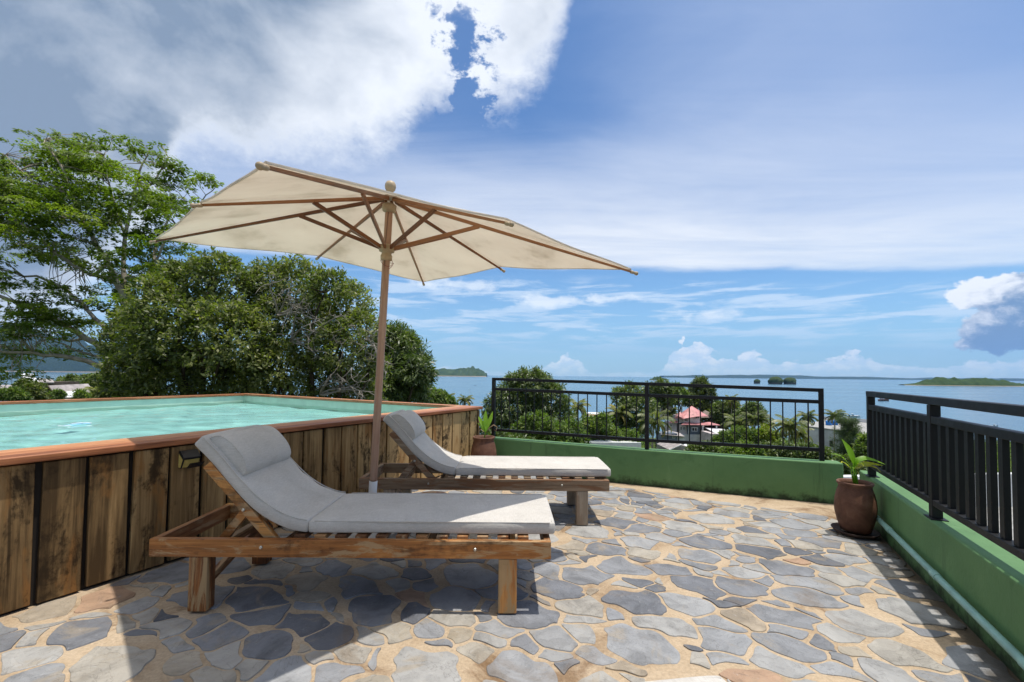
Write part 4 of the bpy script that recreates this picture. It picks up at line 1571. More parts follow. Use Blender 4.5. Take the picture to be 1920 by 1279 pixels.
def young_palm_left():
    b = pL + np.array([0.0, 0.0, 0.385])
    t = thing('young_palm', 'young palm with a fan of bright leaves in the pot beside the pool', 'plant', tuple(b), group='young palms in the clay pots')

    def pp(px, py, dy=0.0):
        return Vector(D(px, py, pL[1] + dy) - b)
    st, lf, dr = MB(), MB(), MB()
    st.tube([(0, 0, 0), tuple(pp(910, 812)), tuple(pp(911, 800))], [0.008, 0.007, 0.005], 8)
    st.build('stem', M['leaf_pot'], t, smooth=True)
    for P, w_, t0 in (([(910, 812), (906, 798), (901, 788), (897, 781)], 0.024, 0.5), ([(910, 808), (910, 792), (910, 780), (911, 769)], 0.026, 0.42),
                      ([(911, 808), (915, 795), (920, 784), (924, 771)], 0.026, 0.48), ([(911, 812), (914, 802), (917, 795), (919, 789)], 0.014, 0.4),
                      ([(909, 812), (903, 802), (898, 795), (895, 793)], 0.008, 0.6)):
        pts = [pp(x, y, 0.02 * i) for i, (x, y) in enumerate(P)]
        Q = [pts[0]]
        for a, c in zip(pts[:-1], pts[1:]):
            Q += [a.lerp(c, .5), c]
        n = len(Q)
        leaf_strip(lf, Q, [w_ * math.sin(math.pi * (0.05 + 0.95 * i / (n - 1))) + 0.0008 for i in range(n)], (0.2, -1, 0.2), 0.3, t0, t0 + 0.15)
    lf.build('leaves', M['leaf_pot'], t, smooth=True)
    for P in ([(911, 812), (918, 802), (926, 797), (932, 801), (930, 808), (926, 806)], [(909, 812), (902, 805), (899, 808), (898, 814), (902, 816)]):
        dr.tube([pp(x, y) for x, y in P], [0.004, 0.005, 0.006, 0.005, 0.004, 0.002][:len(P)], 6)
    dr.build('dry_fronds', M['dry_leaf'], t, smooth=True)


young_palm_right()
young_palm_left()
# ------------------------------------------------------------------ land and sea
SEA = -25.0


def sm(a, b, x):
    t = np.clip((x - a) / (b - a), 0, 1)
    return t * t * (3 - 2 * t)


def ground_z(x, y):
    x, y = np.asarray(x, float), np.asarray(y, float)
    right = np.interp(y, [-60, -5, 5, 12, 30, 60, 90, 120, 150, 185, 230, 300], [2, -3.2, -4.2, -5.6, -7.8, -11.0, -14.2, -17.8, -21.0, -24.2, -28, -34])
    left = np.interp(y, [-60, -5, 5, 30, 60, 85, 120, 170, 230, 300], [2, -3.0, -4.0, -4.6, -5.2, -8.0, -16.0, -25.5, -30, -34])
    k = sm(-0.25, -0.62, x / np.maximum(y, 8))
    # the shore is farther away on the right
    z = right * (1 - k) + left * k
    z = z + 0.35 * np.sin(x * 0.21 + 1.3) * np.cos(y * 0.17) + 0.2 * np.sin(x * 0.53 + y * 0.31)
    return z


def build_hillside():
    xs = np.concatenate([np.linspace(-320, -60, 40), np.linspace(-55, 60, 60), np.linspace(66, 320, 40)])
    ys = np.concatenate([np.linspace(-40, 60, 50), np.linspace(63, 300, 60)])
    X, Y = np.meshgrid(xs, ys)
    Z = ground_z(X, Y)
    v = np.stack([X, Y, Z], -1).reshape(-1, 3)
    nx, ny = len(xs), len(ys)
    f = [(j * nx + i, j * nx + i + 1, (j + 1) * nx + i + 1, (j + 1) * nx + i) for j in range(ny - 1) for i in range(nx - 1)]
    me = bpy.data.meshes.new('hillside')
    me.from_pydata([tuple(p) for p in v], [], f)
    me.polygons.foreach_set('use_smooth', [True] * len(f))

    def fn(q):
        o = obj_co(q)
        n = q.noise(o, 0.35, 8, 0.7)
        return principled(q, q.ramp(n, [(0.3, (0.04, 0.06, 0.018)), (0.55, (0.08, 0.10, 0.03)), (0.72, (0.15, 0.11, 0.06))]), 0.9, 0.1, q.bump(n, 0.6, 0.5))
    me.materials.append(mat('hillside_ground', fn))
    o = bpy.data.objects.new('hillside', me)
    col.objects.link(o)
    tag(o, kind='structure')


build_hillside()


def _sea(q):
    o = obj_co(q)
    n1 = q.noise(q.mapping(o, (0.35, 1.0, 1)), 0.11, 5, 0.6, 0.4)
    n2 = q.noise(q.mapping(o, (0.5, 1.0, 1)), 0.9, 4, 0.6, 0.3)
    cur = q.noise(q.mapping(o, (0.10, 1.0, 1)), 0.010, 5, 0.55, 0.8)
    c = q.ramp(cur, [(0.35, (0.035, 0.105, 0.165)), (0.65, (0.065, 0.150, 0.205))])
    nm = q.bump(q.m('ADD', q.m('MULTIPLY', n1, 1.0), q.m('MULTIPLY', n2, 0.25)), 0.35, 1.2)
    return principled(q, c, q.lin(cur, 0.4, 0.6, 0.16, 0.24), 0.5, nm)


M['sea'] = mat('sea_water', _sea)
o = MB().add([(-26000, 90, SEA), (26000, 90, SEA), (26000, 19500, SEA), (-26000, 19500, SEA)], [(0, 1, 2, 3)]).build('sea', M['sea'])
tag(o, kind='structure')


def hill_mat(name, dark, mid, light, sc, beach=None):
    def fn(q):
        o = obj_co(q)
        n = q.noise(o, sc, 8, 0.7)
        n2 = q.noise(o, sc * 6, 5, 0.7)
        c = q.ramp(q.m('ADD', q.m('MULTIPLY', n, 0.6), q.m('MULTIPLY', n2, 0.4)), [(0.34, dark), (0.5, mid), (0.66, light)])
        if beach:
            z = q.sep(o)[2]
            c = q.mix(q.m('SUBTRACT', 1.0, q.sstep(z, beach[0], beach[1])), c, beach[2])
        return principled(q, c, 0.9, 0.1, q.bump(q.m('ADD', n, n2), 1.0, 3.0 / sc * 0.02))
    return mat(name, fn)


def ridge(name, pts, z0, depth, m, seed=0, rough=0.12, nseg=260, nd=14, loc=None):
    """rolling land: crest heights along x (X, Y, height above sea), falling off to both sides"""
    rg = np.random.default_rng(seed)
    P = np.array(pts, float)
    t = np.linspace(0, 1, nseg)
    s = np.linspace(0, 1, len(P))
    X, Y, Hh = (np.interp(t, s, P[:, i]) for i in range(3))
    nz = np.zeros(nseg)
    for k, a in ((4, 1.0), (9, .7), (19, .5), (41, .35), (83, .22), (150, .14)):
        nz += a * np.interp(t * k, np.arange(k + 2), rg.uniform(-1, 1, k + 2))
    Hh = np.maximum(Hh * (1 + rough * nz), 0.0)
    vs = []
    ds = np.linspace(-1, 1, nd)
    for j, d in enumerate(ds):
        prof = (1 - abs(d)) ** 0.75
        w = 1 + 0.35 * np.interp(t * 23, np.arange(25), rg.uniform(-1, 1, 25)) * (1 - abs(d))
        for i in range(nseg):
            h_ = Hh[i] * prof * (1 if abs(d) < .05 else min(1.15, max(.4, w[i])))
            vs.append((X[i], Y[i] + d * depth * (0.4 + 0.6 * min(1, Hh[i] / (P[:, 2].max() + 1e-6))), z0 + (h_ if abs(d) < 1 else -1.0)))
    f = [(j * nseg + i, j * nseg + i + 1, (j + 1) * nseg + i + 1, (j + 1) * nseg + i) for j in range(nd - 1) for i in range(nseg - 1)]
    mb = MB().add(vs, f)
    b = np.array([X.mean(), Y.mean(), z0])
    o = mb.build(name, m, loc=tuple(b), smooth=True)
    tag(o, kind='structure')
    return o


M['far_hill'] = hill_mat('far_hill_forest', (0.010, 0.022, 0.012), (0.018, 0.035, 0.016), (0.03, 0.05, 0.022), 0.004, (6, 22, (0.30, 0.24, 0.17)))
M['far_coast'] = hill_mat('far_coast_forest', (0.02, 0.04, 0.02), (0.03, 0.05, 0.025), (0.04, 0.065, 0.03), 0.003)
M['isle'] = hill_mat('island_forest', (0.018, 0.035, 0.012), (0.04, 0.07, 0.02), (0.07, 0.105, 0.03), 0.05, (1.0, 2.6, (0.34, 0.25, 0.16)))
M['isle_far'] = hill_mat('far_island_forest', (0.02, 0.04, 0.015), (0.045, 0.075, 0.025), (0.08, 0.115, 0.04), 0.012, (4.5, 8.5, (0.42, 0.29, 0.18)))


def at(px, py, Y):
    return D(px, py, Y)


def crest(rows, Y):
    out = []
    for px, py in rows:
        p = D(px, py, Y)
        out.append((p[0], Y, p[2] - SEA))
    return out


ridge('mountains', crest([(-420, 540), (-200, 575), (-60, 600), (20, 618), (90, 628), (160, 637), (240, 648), (320, 662), (400, 676), (470, 690)], 8200), SEA, 1500, M['far_hill'], 3, 0.05)
ridge('far_coast', crest([(1240, 704.5), (1300, 703.5), (1380, 703.2), (1450, 704.2), (1560, 706), (1700, 708), (1800, 708.6), (1900, 709.8), (2100, 711)], 15500), SEA, 600, M['far_coast'], 5, 0.14)


def island(name, crestpx, Y, depth, m, seed, rough=0.16):
    return ridge(name, crest(crestpx, Y), SEA, depth, m, seed, rough, 160, 12)


island('island', [(770, 699), (800, 694), (830, 692.5), (855, 693), (872, 690), (884, 686.5), (896, 689), (904, 695), (913, 700)], 7000, 300, M['isle_far'], 7, 0.07)
island('island', [(1690, 720.5), (1715, 718), (1740, 711.5), (1765, 709), (1790, 708), (1815, 708.5), (1850, 709.5), (1880, 711), (1905, 717), (1920, 717), (1960, 712)], 1950, 45, M['isle'], 11, 0.16)
island('island', [(1218, 711.5), (1226, 708.5), (1236, 706.5), (1246, 708), (1254, 711.5)], 3300, 20, M['isle'], 13, 0.3)


def rock_islet(px0, px1, ytop, Y, seed):
    a, b = D(px0, 716, Y), D(px1, 716, Y)
    ht = D((px0 + px1) / 2, ytop, Y)[2] - SEA
    r = (b[0] - a[0]) / 2
    m = MB().lathe([(r * 0.93, -1.0), (r * 0.92, ht * 0.22), (r * 1.0, ht * 0.42), (r * 0.95, ht * 0.62), (r * 0.72, ht * 0.84), (r * 0.42, ht * 0.97), (r * 0.1, ht)], 26, wob=0.06)
    rg = np.random.default_rng(seed)
    m.v = [(x * (1 + .08 * rg.normal()), y * (1 + .08 * rg.normal()), z * (1 + .03 * rg.normal())) for x, y, z in m.v]
    o = m.build('islet', M['islet'], smooth=True)
    o.location = ((a[0] + b[0]) / 2, Y, SEA)
    tag(o, kind='structure')


M['islet'] = hill_mat('islet_scrub', (0.025, 0.04, 0.015), (0.05, 0.075, 0.025), (0.08, 0.11, 0.035), 0.06, (4, 9, (0.12, 0.10, 0.08)))
rock_islet(1414, 1425, 711, 2000, 1)
rock_islet(1442, 1466, 706.5, 1900, 2)
rock_islet(1470, 1492, 708, 1900, 3)


# ------------------------------------------------------------------ foliage
def leaf_mesh(name, cen, dirv, nrm, L, W, tone, m, parent=None, fold=0.18, loc=(0, 0, 0)):
    """many small folded leaves, four corners each: stalk, edge, tip, edge"""
    cen, dirv, nrm = (np.asarray(a, float) for a in (cen, dirv, nrm))
    dirv = dirv / (np.linalg.norm(dirv, axis=1, keepdims=True) + 1e-9)
    side = np.cross(dirv, nrm)
    side /= (np.linalg.norm(side, axis=1, keepdims=True) + 1e-9)
    up = np.cross(side, dirv)
    L, W = np.broadcast_to(L, len(cen))[:, None], np.broadcast_to(W, len(cen))[:, None]
    mid = cen + dirv * L * 0.45
    v = np.stack([cen, mid - side * W * 0.5 + up * W * fold, cen + dirv * L - up * L * 0.08, mid + side * W * 0.5 + up * W * fold], 1).reshape(-1, 3) - np.array(loc)
    n = len(cen)
    me = bpy.data.meshes.new(name)
    me.vertices.add(n * 4)
    me.vertices.foreach_set('co', v.astype(np.float32).ravel())
    me.loops.add(n * 4)
    me.loops.foreach_set('vertex_index', np.arange(n * 4, dtype=np.int32))
    me.polygons.add(n)
    me.polygons.foreach_set('loop_start', np.arange(0, n * 4, 4, dtype=np.int32))
    try:
        me.polygons.foreach_set('loop_total', np.full(n, 4, dtype=np.int32))
    except Exception:
        pass
    me.update(calc_edges=True)
    at_ = me.attributes.new('tone', 'FLOAT', 'FACE')
    at_.data.foreach_set('value', np.clip(tone, 0, 1).astype(np.float32))
    me.materials.append(m)
    o = bpy.data.objects.new(name, me)
    col.objects.link(o)
    if parent is not None:
        o.parent = parent
    return o


def unit(a):
    return a / (np.linalg.norm(a, axis=-1, keepdims=True) + 1e-9)


def rand_dirs(n, rg):
    return unit(rg.normal(size=(n, 3)))


def lump_crown(lumps, n_clump, per, L, W, rg, spread=0.22, inner=0.35, droop=0.2, bias=0.0, tone0=0.42, tvar=0.16, up=0.35, gap=0.0):
    """leaf clumps over the shells of overlapping lumps: (centre, radii)"""
    C_ = np.array([l[0] for l in lumps], float)
    Rr = np.array([l[1] for l in lumps], float)
    wgt = (Rr[:, 0] * Rr[:, 2] + Rr[:, 1] * Rr[:, 2])
    idx = rg.choice(len(C_), n_clump * 2, p=wgt / wgt.sum())
    d = rand_dirs(n_clump * 2, rg)
    d[:, 2] = np.where(d[:, 2] < -0.6, -d[:, 2], d[:, 2])
    f = 1 - np.abs(rg.normal(0, 0.14, n_clump * 2)) - (rg.random(n_clump * 2) < inner) * rg.random(n_clump * 2) * 0.45
    # ragged outline
    lob = 1 + 0.13 * np.sin(d[:, 0] * 7 + idx * 1.7) * np.cos(d[:, 2] * 6 + idx) + 0.10 * np.sin(d[:, 1] * 11 + d[:, 2] * 9 + idx * 0.6)
    p = C_[idx] + d * Rr[idx] * (f * lob)[:, None]
    keep = np.ones(len(p), bool)
    for k in range(len(C_)):
        q = (p - C_[k]) / Rr[k]
        keep &= ~((np.einsum('ij,ij->i', q, q) < 0.55) & (idx != k))
    if gap:
        g = np.sin(p[:, 0] * 3.1 / spread * .12 + 1) * np.sin(p[:, 2] * 3.7 / spread * .12) * np.sin(p[:, 1] * 2.9 / spread * .12 + 2)
        keep &= g > -gap
    p, d, idx = p[keep][:n_clump], d[keep][:n_clump], idx[keep][:n_clump]
    n = len(p)
    ct = tone0 + rg.normal(0, tvar, n) + 0.07 * np.sin(idx * 2.3)
    out = unit(d + np.array([0, 0, up]))
    cc = np.repeat(p, per, 0)
    oo = np.repeat(out, per, 0)
    r = rand_dirs(n * per, rg)
    r = unit(r + oo * 0.75 + np.array([bias, 0, -droop]))
    rad = spread * rg.random((n * per, 1)) ** 0.6
    base = cc + unit(rg.normal(size=(n * per, 3)) + oo * 0.3) * rad
    nr = unit(oo + rg.normal(size=(n * per, 3)) * 0.55 + np.array([0, 0, 0.5]))
    s = 0.7 + 0.6 * rg.random(n * per)
    return base, r, nr, L * s, W * s, np.repeat(ct, per) + rg.normal(0, 0.11, n * per)


def limb(mb, a, b, r0, r1, rg, wob=0.08, n=9, sag=0.0):
    a, b = np.array(a, float), np.array(b, float)
    L = np.linalg.norm(b - a)
    o1, o2 = rg.normal(0, wob * L, 3), rg.normal(0, wob * L, 3)
    pts, rs = [], []
    for t_ in np.linspace(0, 1, n):
        p = a + (b - a) * t_ + o1 * math.sin(math.pi * t_) + o2 * math.sin(2 * math.pi * t_) * 0.5
        p[2] -= sag * L * math.sin(math.pi * t_)
        pts.append(p)
        rs.append(r0 + (r1 - r0) * t_)
    mb.tube(pts, rs, 7, True, rg.random())
    return pts


def px_lump(px, py, r, Y, ry=1.0):
    c = D(px, py, Y)
    m = r * Y / FPX
    return (c, (m, m * ry, m))


def lump_tree(name, label, cat, lumps_px, Y, base_px, leafm, barkm, n_clump, per, L, W, seed, spread=0.25, group=None, trunk_r=None, dy=0.8, **kw):
    rg = np.random.default_rng(seed)
    lumps = [px_lump(x, y, r, Y + rg.uniform(-dy, dy)) for x, y, r in lumps_px]
    b = D(base_px, 740, Y)
    b[2] = float(ground_z(b[0], Y)) - 0.1
    t = thing(name, label, cat, tuple(b), group=group)
    top = np.mean([l[0] for l in lumps], 0)
    tr = trunk_r or 0.03 * (max(l[0][2] for l in lumps) - b[2])
    mb = MB()
    fork = b + (top - b) * 0.55
    limb(mb, b * 0 + (0, 0, 0), fork - b, tr, tr * 0.7, rg, 0.03)
    for c, r_ in lumps:
        limb(mb, fork - b, c - b, tr * 0.6, tr * 0.14, rg, 0.07)
        for _ in range(4):
            e = c + rand_dirs(1, rg)[0] * np.array(r_) * 0.8
            limb(mb, c - b, e - b, tr * 0.2, tr * 0.05, rg, 0.08, 5)
    mb.build('trunk', barkm, t, smooth=True)
    leaf_mesh('crown', *lump_crown(lumps, n_clump, per, L, W, rg, spread, **kw), leafm, t, loc=tuple(b))
    return t, lumps, b


# the two dense trees just behind the pool
TG = 'broad leaved trees behind the pool'
lump_tree('broadleaf_tree', 'dense dark glossy leaved tree behind the pool, left of the parasol pole', 'tree',
          [(258, 640, 58), (300, 585, 55), (352, 540, 52), (405, 522, 48), (440, 560, 60), (330, 645, 80), (420, 650, 85), (245, 705, 45), (380, 725, 80), (300, 740, 60), (460, 730, 60)],
          13.2, 350, M['leaf_dark'], M['bark_dark'], 2900, 15, 0.125, 0.055, 31, 0.17, TG, 0.17, tone0=0.54)
t2, l2_, b2 = lump_tree('broadleaf_tree', 'dense olive green tree with bare grey twigs behind the pool and parasol pole', 'tree',
                        [(505, 535, 44), (560, 535, 46), (610, 548, 44), (655, 575, 46), (680, 625, 42), (510, 610, 58), (580, 620, 66), (640, 660, 60), (690, 690, 36), (520, 700, 60), (600, 725, 66), (675, 745, 45)],
                        13.8, 590, M['leaf_dark'], M['bark_dark'], 2500, 15, 0.12, 0.05, 37, 0.17, TG, 0.15, tone0=0.64)
rg = np.random.default_rng(91)
tw = MB()
for (x0, y0), ends in (((545, 640), [(640, 590), (600, 600), (570, 560), (590, 655), (650, 640), (660, 610)]), ((520, 590), [(545, 540), (510, 530), (560, 570), (575, 595)]),
                       ((600, 740), [(660, 690), (690, 700), (640, 680), (700, 735), (670, 720)]), ((660, 640), [(715, 650), (722, 680), (705, 620), (725, 700)])):
    a = D(x0, y0, 13.0)
    for ex, ey in ends:
        e = D(ex, ey, 12.45 + rg.uniform(-.25, .25))
        pts = limb(tw, a - b2, e - b2, 0.030, 0.009, rg, 0.07, 9)
        for k in range(7):
            s_ = np.array(pts[rg.integers(3, 9)])
            q = s_ + rand_dirs(1, rg)[0] * np.array([.5, .3, .4]) * rg.uniform(0.5, 1.1) + np.array([0.1, -0.05, -0.08])
            p2 = limb(tw, s_, q, 0.011, 0.004, rg, 0.10, 6)
            for _ in range(2):
                s2 = np.array(p2[rg.integers(2, 6)])
                limb(tw, s2, s2 + rand_dirs(1, rg)[0] * 0.28, 0.006, 0.0025, rg, 0.12, 4)
tw.build('bare_twigs', M['twig_grey'], t2, smooth=True)
lump_tree('mango_tree', 'rounded dark mango tree standing right of the parasol pole', 'tree',
          [(735, 645, 34), (765, 665, 34), (782, 700, 30), (740, 700, 40), (768, 735, 38), (725, 745, 34)], 21.0, 750, M['leaf_mango'], M['bark_dark'],
          1500, 16, 0.24, 0.06, 41, 0.26, TG, 0.2, droop=0.75, up=0.2)


def feathery_tree():
    rg = np.random.default_rng(12)
    Y0 = 19.5
    b = D(292, 740, Y0)
    b[2] = float(ground_z(b[0], Y0)) - 0.1
    t = thing('feathery_tree', 'tall pale limbed tree with feathery bright green leaves at the left edge', 'tree', tuple(b))
    limbs = [  # pixel path, depth offset at the end, radius at start, end
        ([(292, 760), (283, 715), (276, 690), (258, 655)], 0.0, .24, .17),
        ([(258, 655), (240, 600), (230, 549), (203, 494), (181, 461), (152, 401), (127, 347), (100, 290), (85, 262)], -1.2, .13, .02),
        ([(258, 655), (236, 600), (229, 545), (231, 499), (235, 440), (249, 376), (262, 320), (280, 280)], 0.8, .12, .02),
        ([(276, 690), (268, 620), (272, 560), (281, 520), (290, 473), (305, 430), (330, 395)], 1.6, .12, .025),
        ([(281, 520), (305, 460), (345, 410), (380, 375), (405, 350)], 1.2, .05, .012),
        ([(283, 715), (262, 701), (211, 663), (160, 634), (101, 596), (42, 570), (-40, 540), (-110, 520)], -1.5, .15, .03),
        ([(287, 728), (236, 710), (182, 685), (118, 668), (63, 661), (0, 659), (-90, 650)], -2.2, .12, .02),
        ([(285, 720), (250, 700), (215, 672), (190, 668), (150, 660), (100, 640)], -0.8, .10, .02),
        ([(211, 663), (207, 625), (165, 583), (127, 545), (84, 524), (25, 511), (-60, 480)], -0.5, .09, .02),
        ([(203, 494), (169, 516), (140, 500), (84, 456), (40, 420), (0, 393), (-60, 350)], -2.0, .07, .015),
        ([(230, 549), (205, 520), (169, 516), (120, 480), (60, 470), (0, 430)], 1.5, .07, .015),
        ([(235, 440), (215, 380), (200, 330), (195, 290)], -0.6, .05, .012),
        ([(152, 401), (100, 370), (50, 330), (10, 290)], -1.0, .045, .012),
        ([(249, 376), (290, 340), (315, 300), (305, 275)], 0.5, .045, .012),
        ([(160, 634), (130, 640), (80, 632), (20, 625), (-40, 610)], 0.6, .05, .012),
    ]
    mb = MB()
    nodes = []
    for path, dz, r0, r1 in limbs:
        n = len(path)
        P = np.array([D(x, y, Y0 + dz * i / (n - 1)) for i, (x, y) in enumerate(path)])
        P = np.array([(p[0], p[1], p[2]) for p in P])
        Q = [P[0]]
        for a, c in zip(P[:-1], P[1:]):
            for f in (0.33, 0.66, 1.0):
                Q.append(a + (c - a) * f + (rg.normal(0, 0.035, 3) if f < 1 else 0))
        rs = np.linspace(r0 * 1.15, r1 * 1.25, len(Q))
        mb.tube([q - b for q in Q], rs, 8, True, rg.random())
        nodes += [(q, r) for q, r in zip(Q, rs)]
    # foliage sprays inside the crown outline
    outline = [(-140, 330), (-60, 290), (0, 268), (35, 246), (105, 250), (165, 258), (195, 282), (215, 286), (240, 268), (300, 262), (328, 285), (333, 330), (320, 355), (345, 372), (362, 345), (385, 325), (412, 345),
               (416, 372), (395, 400), (352, 425), (345, 470), (310, 520), (265, 530), (235, 600), (200, 640), (185, 668), (140, 680), (90, 672), (60, 690), (20, 715), (-60, 700), (-140, 690)]
    op = np.array(outline, float)

    def inside(x, y):
        c = False
        j = len(op) - 1
        for i in range(len(op)):
            if (op[i][1] > y) != (op[j][1] > y) and x < (op[j][0] - op[i][0]) * (y - op[i][1]) / (op[j][1] - op[i][1]) + op[i][0]:
                c = not c
            j = i
        return c
    NP = np.array([q for q, r in nodes])
    NRr = np.array([r for q, r in nodes])
    cs, tn = [], []
    tries = 0
    groups = []
    while len(cs) < 1150 and tries < 90000:
        tries += 1
        x, y = rg.uniform(-140, 420), rg.uniform(245, 715)
        if not inside(x, y):
            continue
        g = math.sin(x * 0.043 + 1.0) * math.sin(y * 0.061 + x * 0.012) + 0.5 * math.sin(x * 0.11 + y * 0.07)
        hole = 0.25 + 0.55 * (g > -0.25) + 0.2 * (y < 420)
        if 560 < y < 640 and x > 110:
            hole *= 0.35
        if y > 640 and x > 110:
            hole *= 0.25
        if rg.random() > hole:
            continue
        p = D(x, y, Y0 + rg.uniform(-3.0, 2.6))
        gt = 0.42 + 0.12 * g + rg.normal(0, 0.13)
        for _ in range(rg.integers(3, 7)):
            cs.append(p + rg.normal(0, 1, 3) * np.array([0.36, 0.36, 0.15]))
            tn.append(gt + rg.normal(0, 0.06))
    cs = np.array(cs)
    for p in cs:
        d = np.linalg.norm(NP - p, axis=1) + NRr * 6
        k = int(np.argmin(d))
        a = NP[k]
        if np.linalg.norm(p - a) < 2.3:
            limb(mb, a - b, p - b + np.array([0, 0, -0.05]), min(0.022, NRr[k] * 0.6), 0.006, rg, 0.06, 6, -0.05)
    mb.build('trunk', M['bark_pale'], t, smooth=True)
    per = 112
    n = len(cs) * per
    tilt = np.repeat(unit(rg.normal(0, 0.28, (len(cs), 3)) + np.array([0, 0, 1])), per, 0)
    r = rand_dirs(n, rg)
    r = unit(r - tilt * np.einsum('ij,ij->i', r, tilt)[:, None])
    rad = np.repeat(rg.uniform(0.22, 0.46, len(cs)), per) * rg.random(n) ** 0.5
    # leaves gather along a few fronds of the spray
    frond = np.round(np.arctan2(r[:, 1], r[:, 0]) / (math.pi / 5)) * (math.pi / 5) + rg.normal(0, 0.09, n)
    rr = np.stack([np.cos(frond), np.sin(frond), np.zeros(n)], 1)
    rr = unit(rr - tilt * np.einsum('ij,ij->i', rr, tilt)[:, None])
    base = np.repeat(cs, per, 0) + rr * rad[:, None] + tilt * rg.normal(0, 0.035, (n, 1)) - np.array([0, 0, 1]) * (rad[:, None] ** 2) * 0.5
    dv = unit(r * 0.7 + rr * 0.6 + np.array([0, 0, -0.25]))
    s = 0.7 + 0.6 * rg.random(n)
    leaf_mesh('crown', base, dv, unit(tilt + rg.normal(0, 0.3, (n, 3))), 0.115 * s, 0.060 * s, np.repeat(tn, per) + rg.normal(0, 0.1, n), M['leaf_fern'], t, loc=tuple(b))


feathery_tree()


# ------------------------------------------------------------------ palms
def make_palm(name, label, px, py_crown, Y, size, seed, group, nf=20, upness=0.5, tone=0.4, lean=0.05, dry=2):
    """size = frond length in metres"""
    rg = np.random.default_rng(seed)
    c = D(px, py_crown, Y)
    b = np.array([c[0] - lean * 6, Y, float(ground_z(c[0], Y)) - 0.1])
    t = thing(name, label, 'palm', tuple(b), group=group)
    mb = MB()
    H_ = c[2] - b[2]
    pts = [np.array([(c[0] - b[0]) * (f ** 1.6), 0, H_ * f]) for f in np.linspace(0, 1, 10)]
    mb.tube(pts, np.linspace(0.16, 0.10, 10) * (size / 2.8), 8)
    cs, ds, ns, Ls, Ws, ts = [], [], [], [], [], []
    for k in range(nf):
        az_ = k * 2.399 + rg.uniform(-.3, .3)
        f = k / (nf - 1)
        e0 = math.radians(78 - 95 * f * (1 - upness * 0.35) + rg.uniform(-8, 8))
        L = size * (0.75 + 0.35 * math.sin(math.pi * (0.25 + 0.6 * f))) * rg.uniform(.88, 1.1)
        hd = np.array([math.cos(az_), math.sin(az_), 0])
        p = c.copy()
        e = e0
        m = 16
        rach = [p - b]
        tt = tone + rg.normal(0, 0.09) + (0.5 if k >= nf - dry else 0)
        for i in range(m):
            dirv = hd * math.cos(e) + np.array([0, 0, math.sin(e)])
            p = p + dirv * L / m
            rach.append(p - b)
            e -= (0.075 + 0.12 * (i / m)) * (1.25 - 0.5 * math.sin(e0))
            side = np.cross(dirv, [0, 0, 1])
            side = side / (np.linalg.norm(side) + 1e-6)
            fr = (i + 1) / m
            ll = L * 0.30 * (math.sin(math.pi * min(1, 0.12 + 0.88 * fr)) ** 0.6 * 0.9 + 0.12)
            for sg_ in (-1, 1):
                for j in range(3):
                    cs.append(p - dirv * L / m * j / 3)
                    ds.append(unit(side * sg_ * 0.8 + dirv * 0.75 + np.array([0, 0, -0.45 - 0.25 * rg.random()])))
                    ns.append(np.array([0, 0, 1.0]) + side * sg_ * 0.5)
                    Ls.append(ll * rg.uniform(.8, 1.1))
                    Ws.append(0.10 * size / 2.8)
                    ts.append(tt + rg.normal(0, 0.05))
        mb.tube(rach, np.linspace(0.022, 0.005, m + 1) * size / 2.8, 4, False)
    mb.build('trunk', M['bark_pale'], t, smooth=True)
    leaf_mesh('fronds', np.array(cs), np.array(ds), np.array(ns), np.array(Ls), np.array(Ws), np.array(ts), M['leaf_palm'], t, loc=tuple(b))
    return t


PG = 'palms on the slope below the terrace'
for a in [
    ('palm peeping over the pool rim just right of the mango tree', 838, 748, 62, 1.7, .6, .42),
    ('palm with drooping fronds in front of the distant sailing boat', 872, 751, 66, 1.7, .5, .40),
    ('yellowish palm right of the big round mango tree behind the far railing', 1083, 764, 58, 2.3, .2, .62),
    ('slender palm left of the middle railing post', 1160, 776, 60, 2.7, .5, .50),
    ('palm with many drooping fronds between middle railing post and pink roofed house', 1226, 792, 55, 3.0, .15, .46),
    ('small palm behind the pink roofed house, left of its tower', 1258, 775, 125, 3.4, .5, .45),
    ('tall pale palm standing above the bushes behind the white shed roof', 1372, 752, 122, 3.2, .2, .62),
    ('palm with wide level fronds right of the white shed roof', 1381, 795, 80, 3.4, .5, .42),
    ('dark upright palm amid the green bushes right of the white shed roof', 1416, 790, 66, 3.0, 1.0, .30),
    ('low palm left of the tallest foreground palm', 1440, 798, 82, 2.6, .5, .40),
    ('tallest foreground palm before the pale building, with yellow hanging fronds', 1481, 800, 58, 2.9, .2, .48),
    ('palm whose crown stands clear against the sea above the pale building', 1515, 783, 78, 2.5, .35, .38),
    ('palm beside the blue tanks on the pale building', 1566, 781, 84, 2.7, .6, .42),
    ('half hidden palm left of the pale building wall', 1497, 815, 72, 2.8, .3, .45),
    ('yellow green palm behind the far rim of the pool, at left', 178, 738, 40, 1.3, .7, .62),
]:
    make_palm('palm_tree', a[0], a[1], a[2], a[3], a[4] * 0.84, int(a[1]), PG, 20, a[5], a[6])


# ------------------------------------------------------------------ other trees and bushes, each with its own crown
def tree(label, lumps, Y, base, leafm, n, per, L, W, seed, sp, group='trees and bushes on the slope', name='tree', cat='tree', **kw):
    return lump_tree(name, label, cat, lumps, Y, base, leafm, M['bark_dark'], n, per, L, W, seed, sp, group, dy=Y * 0.02, **kw)


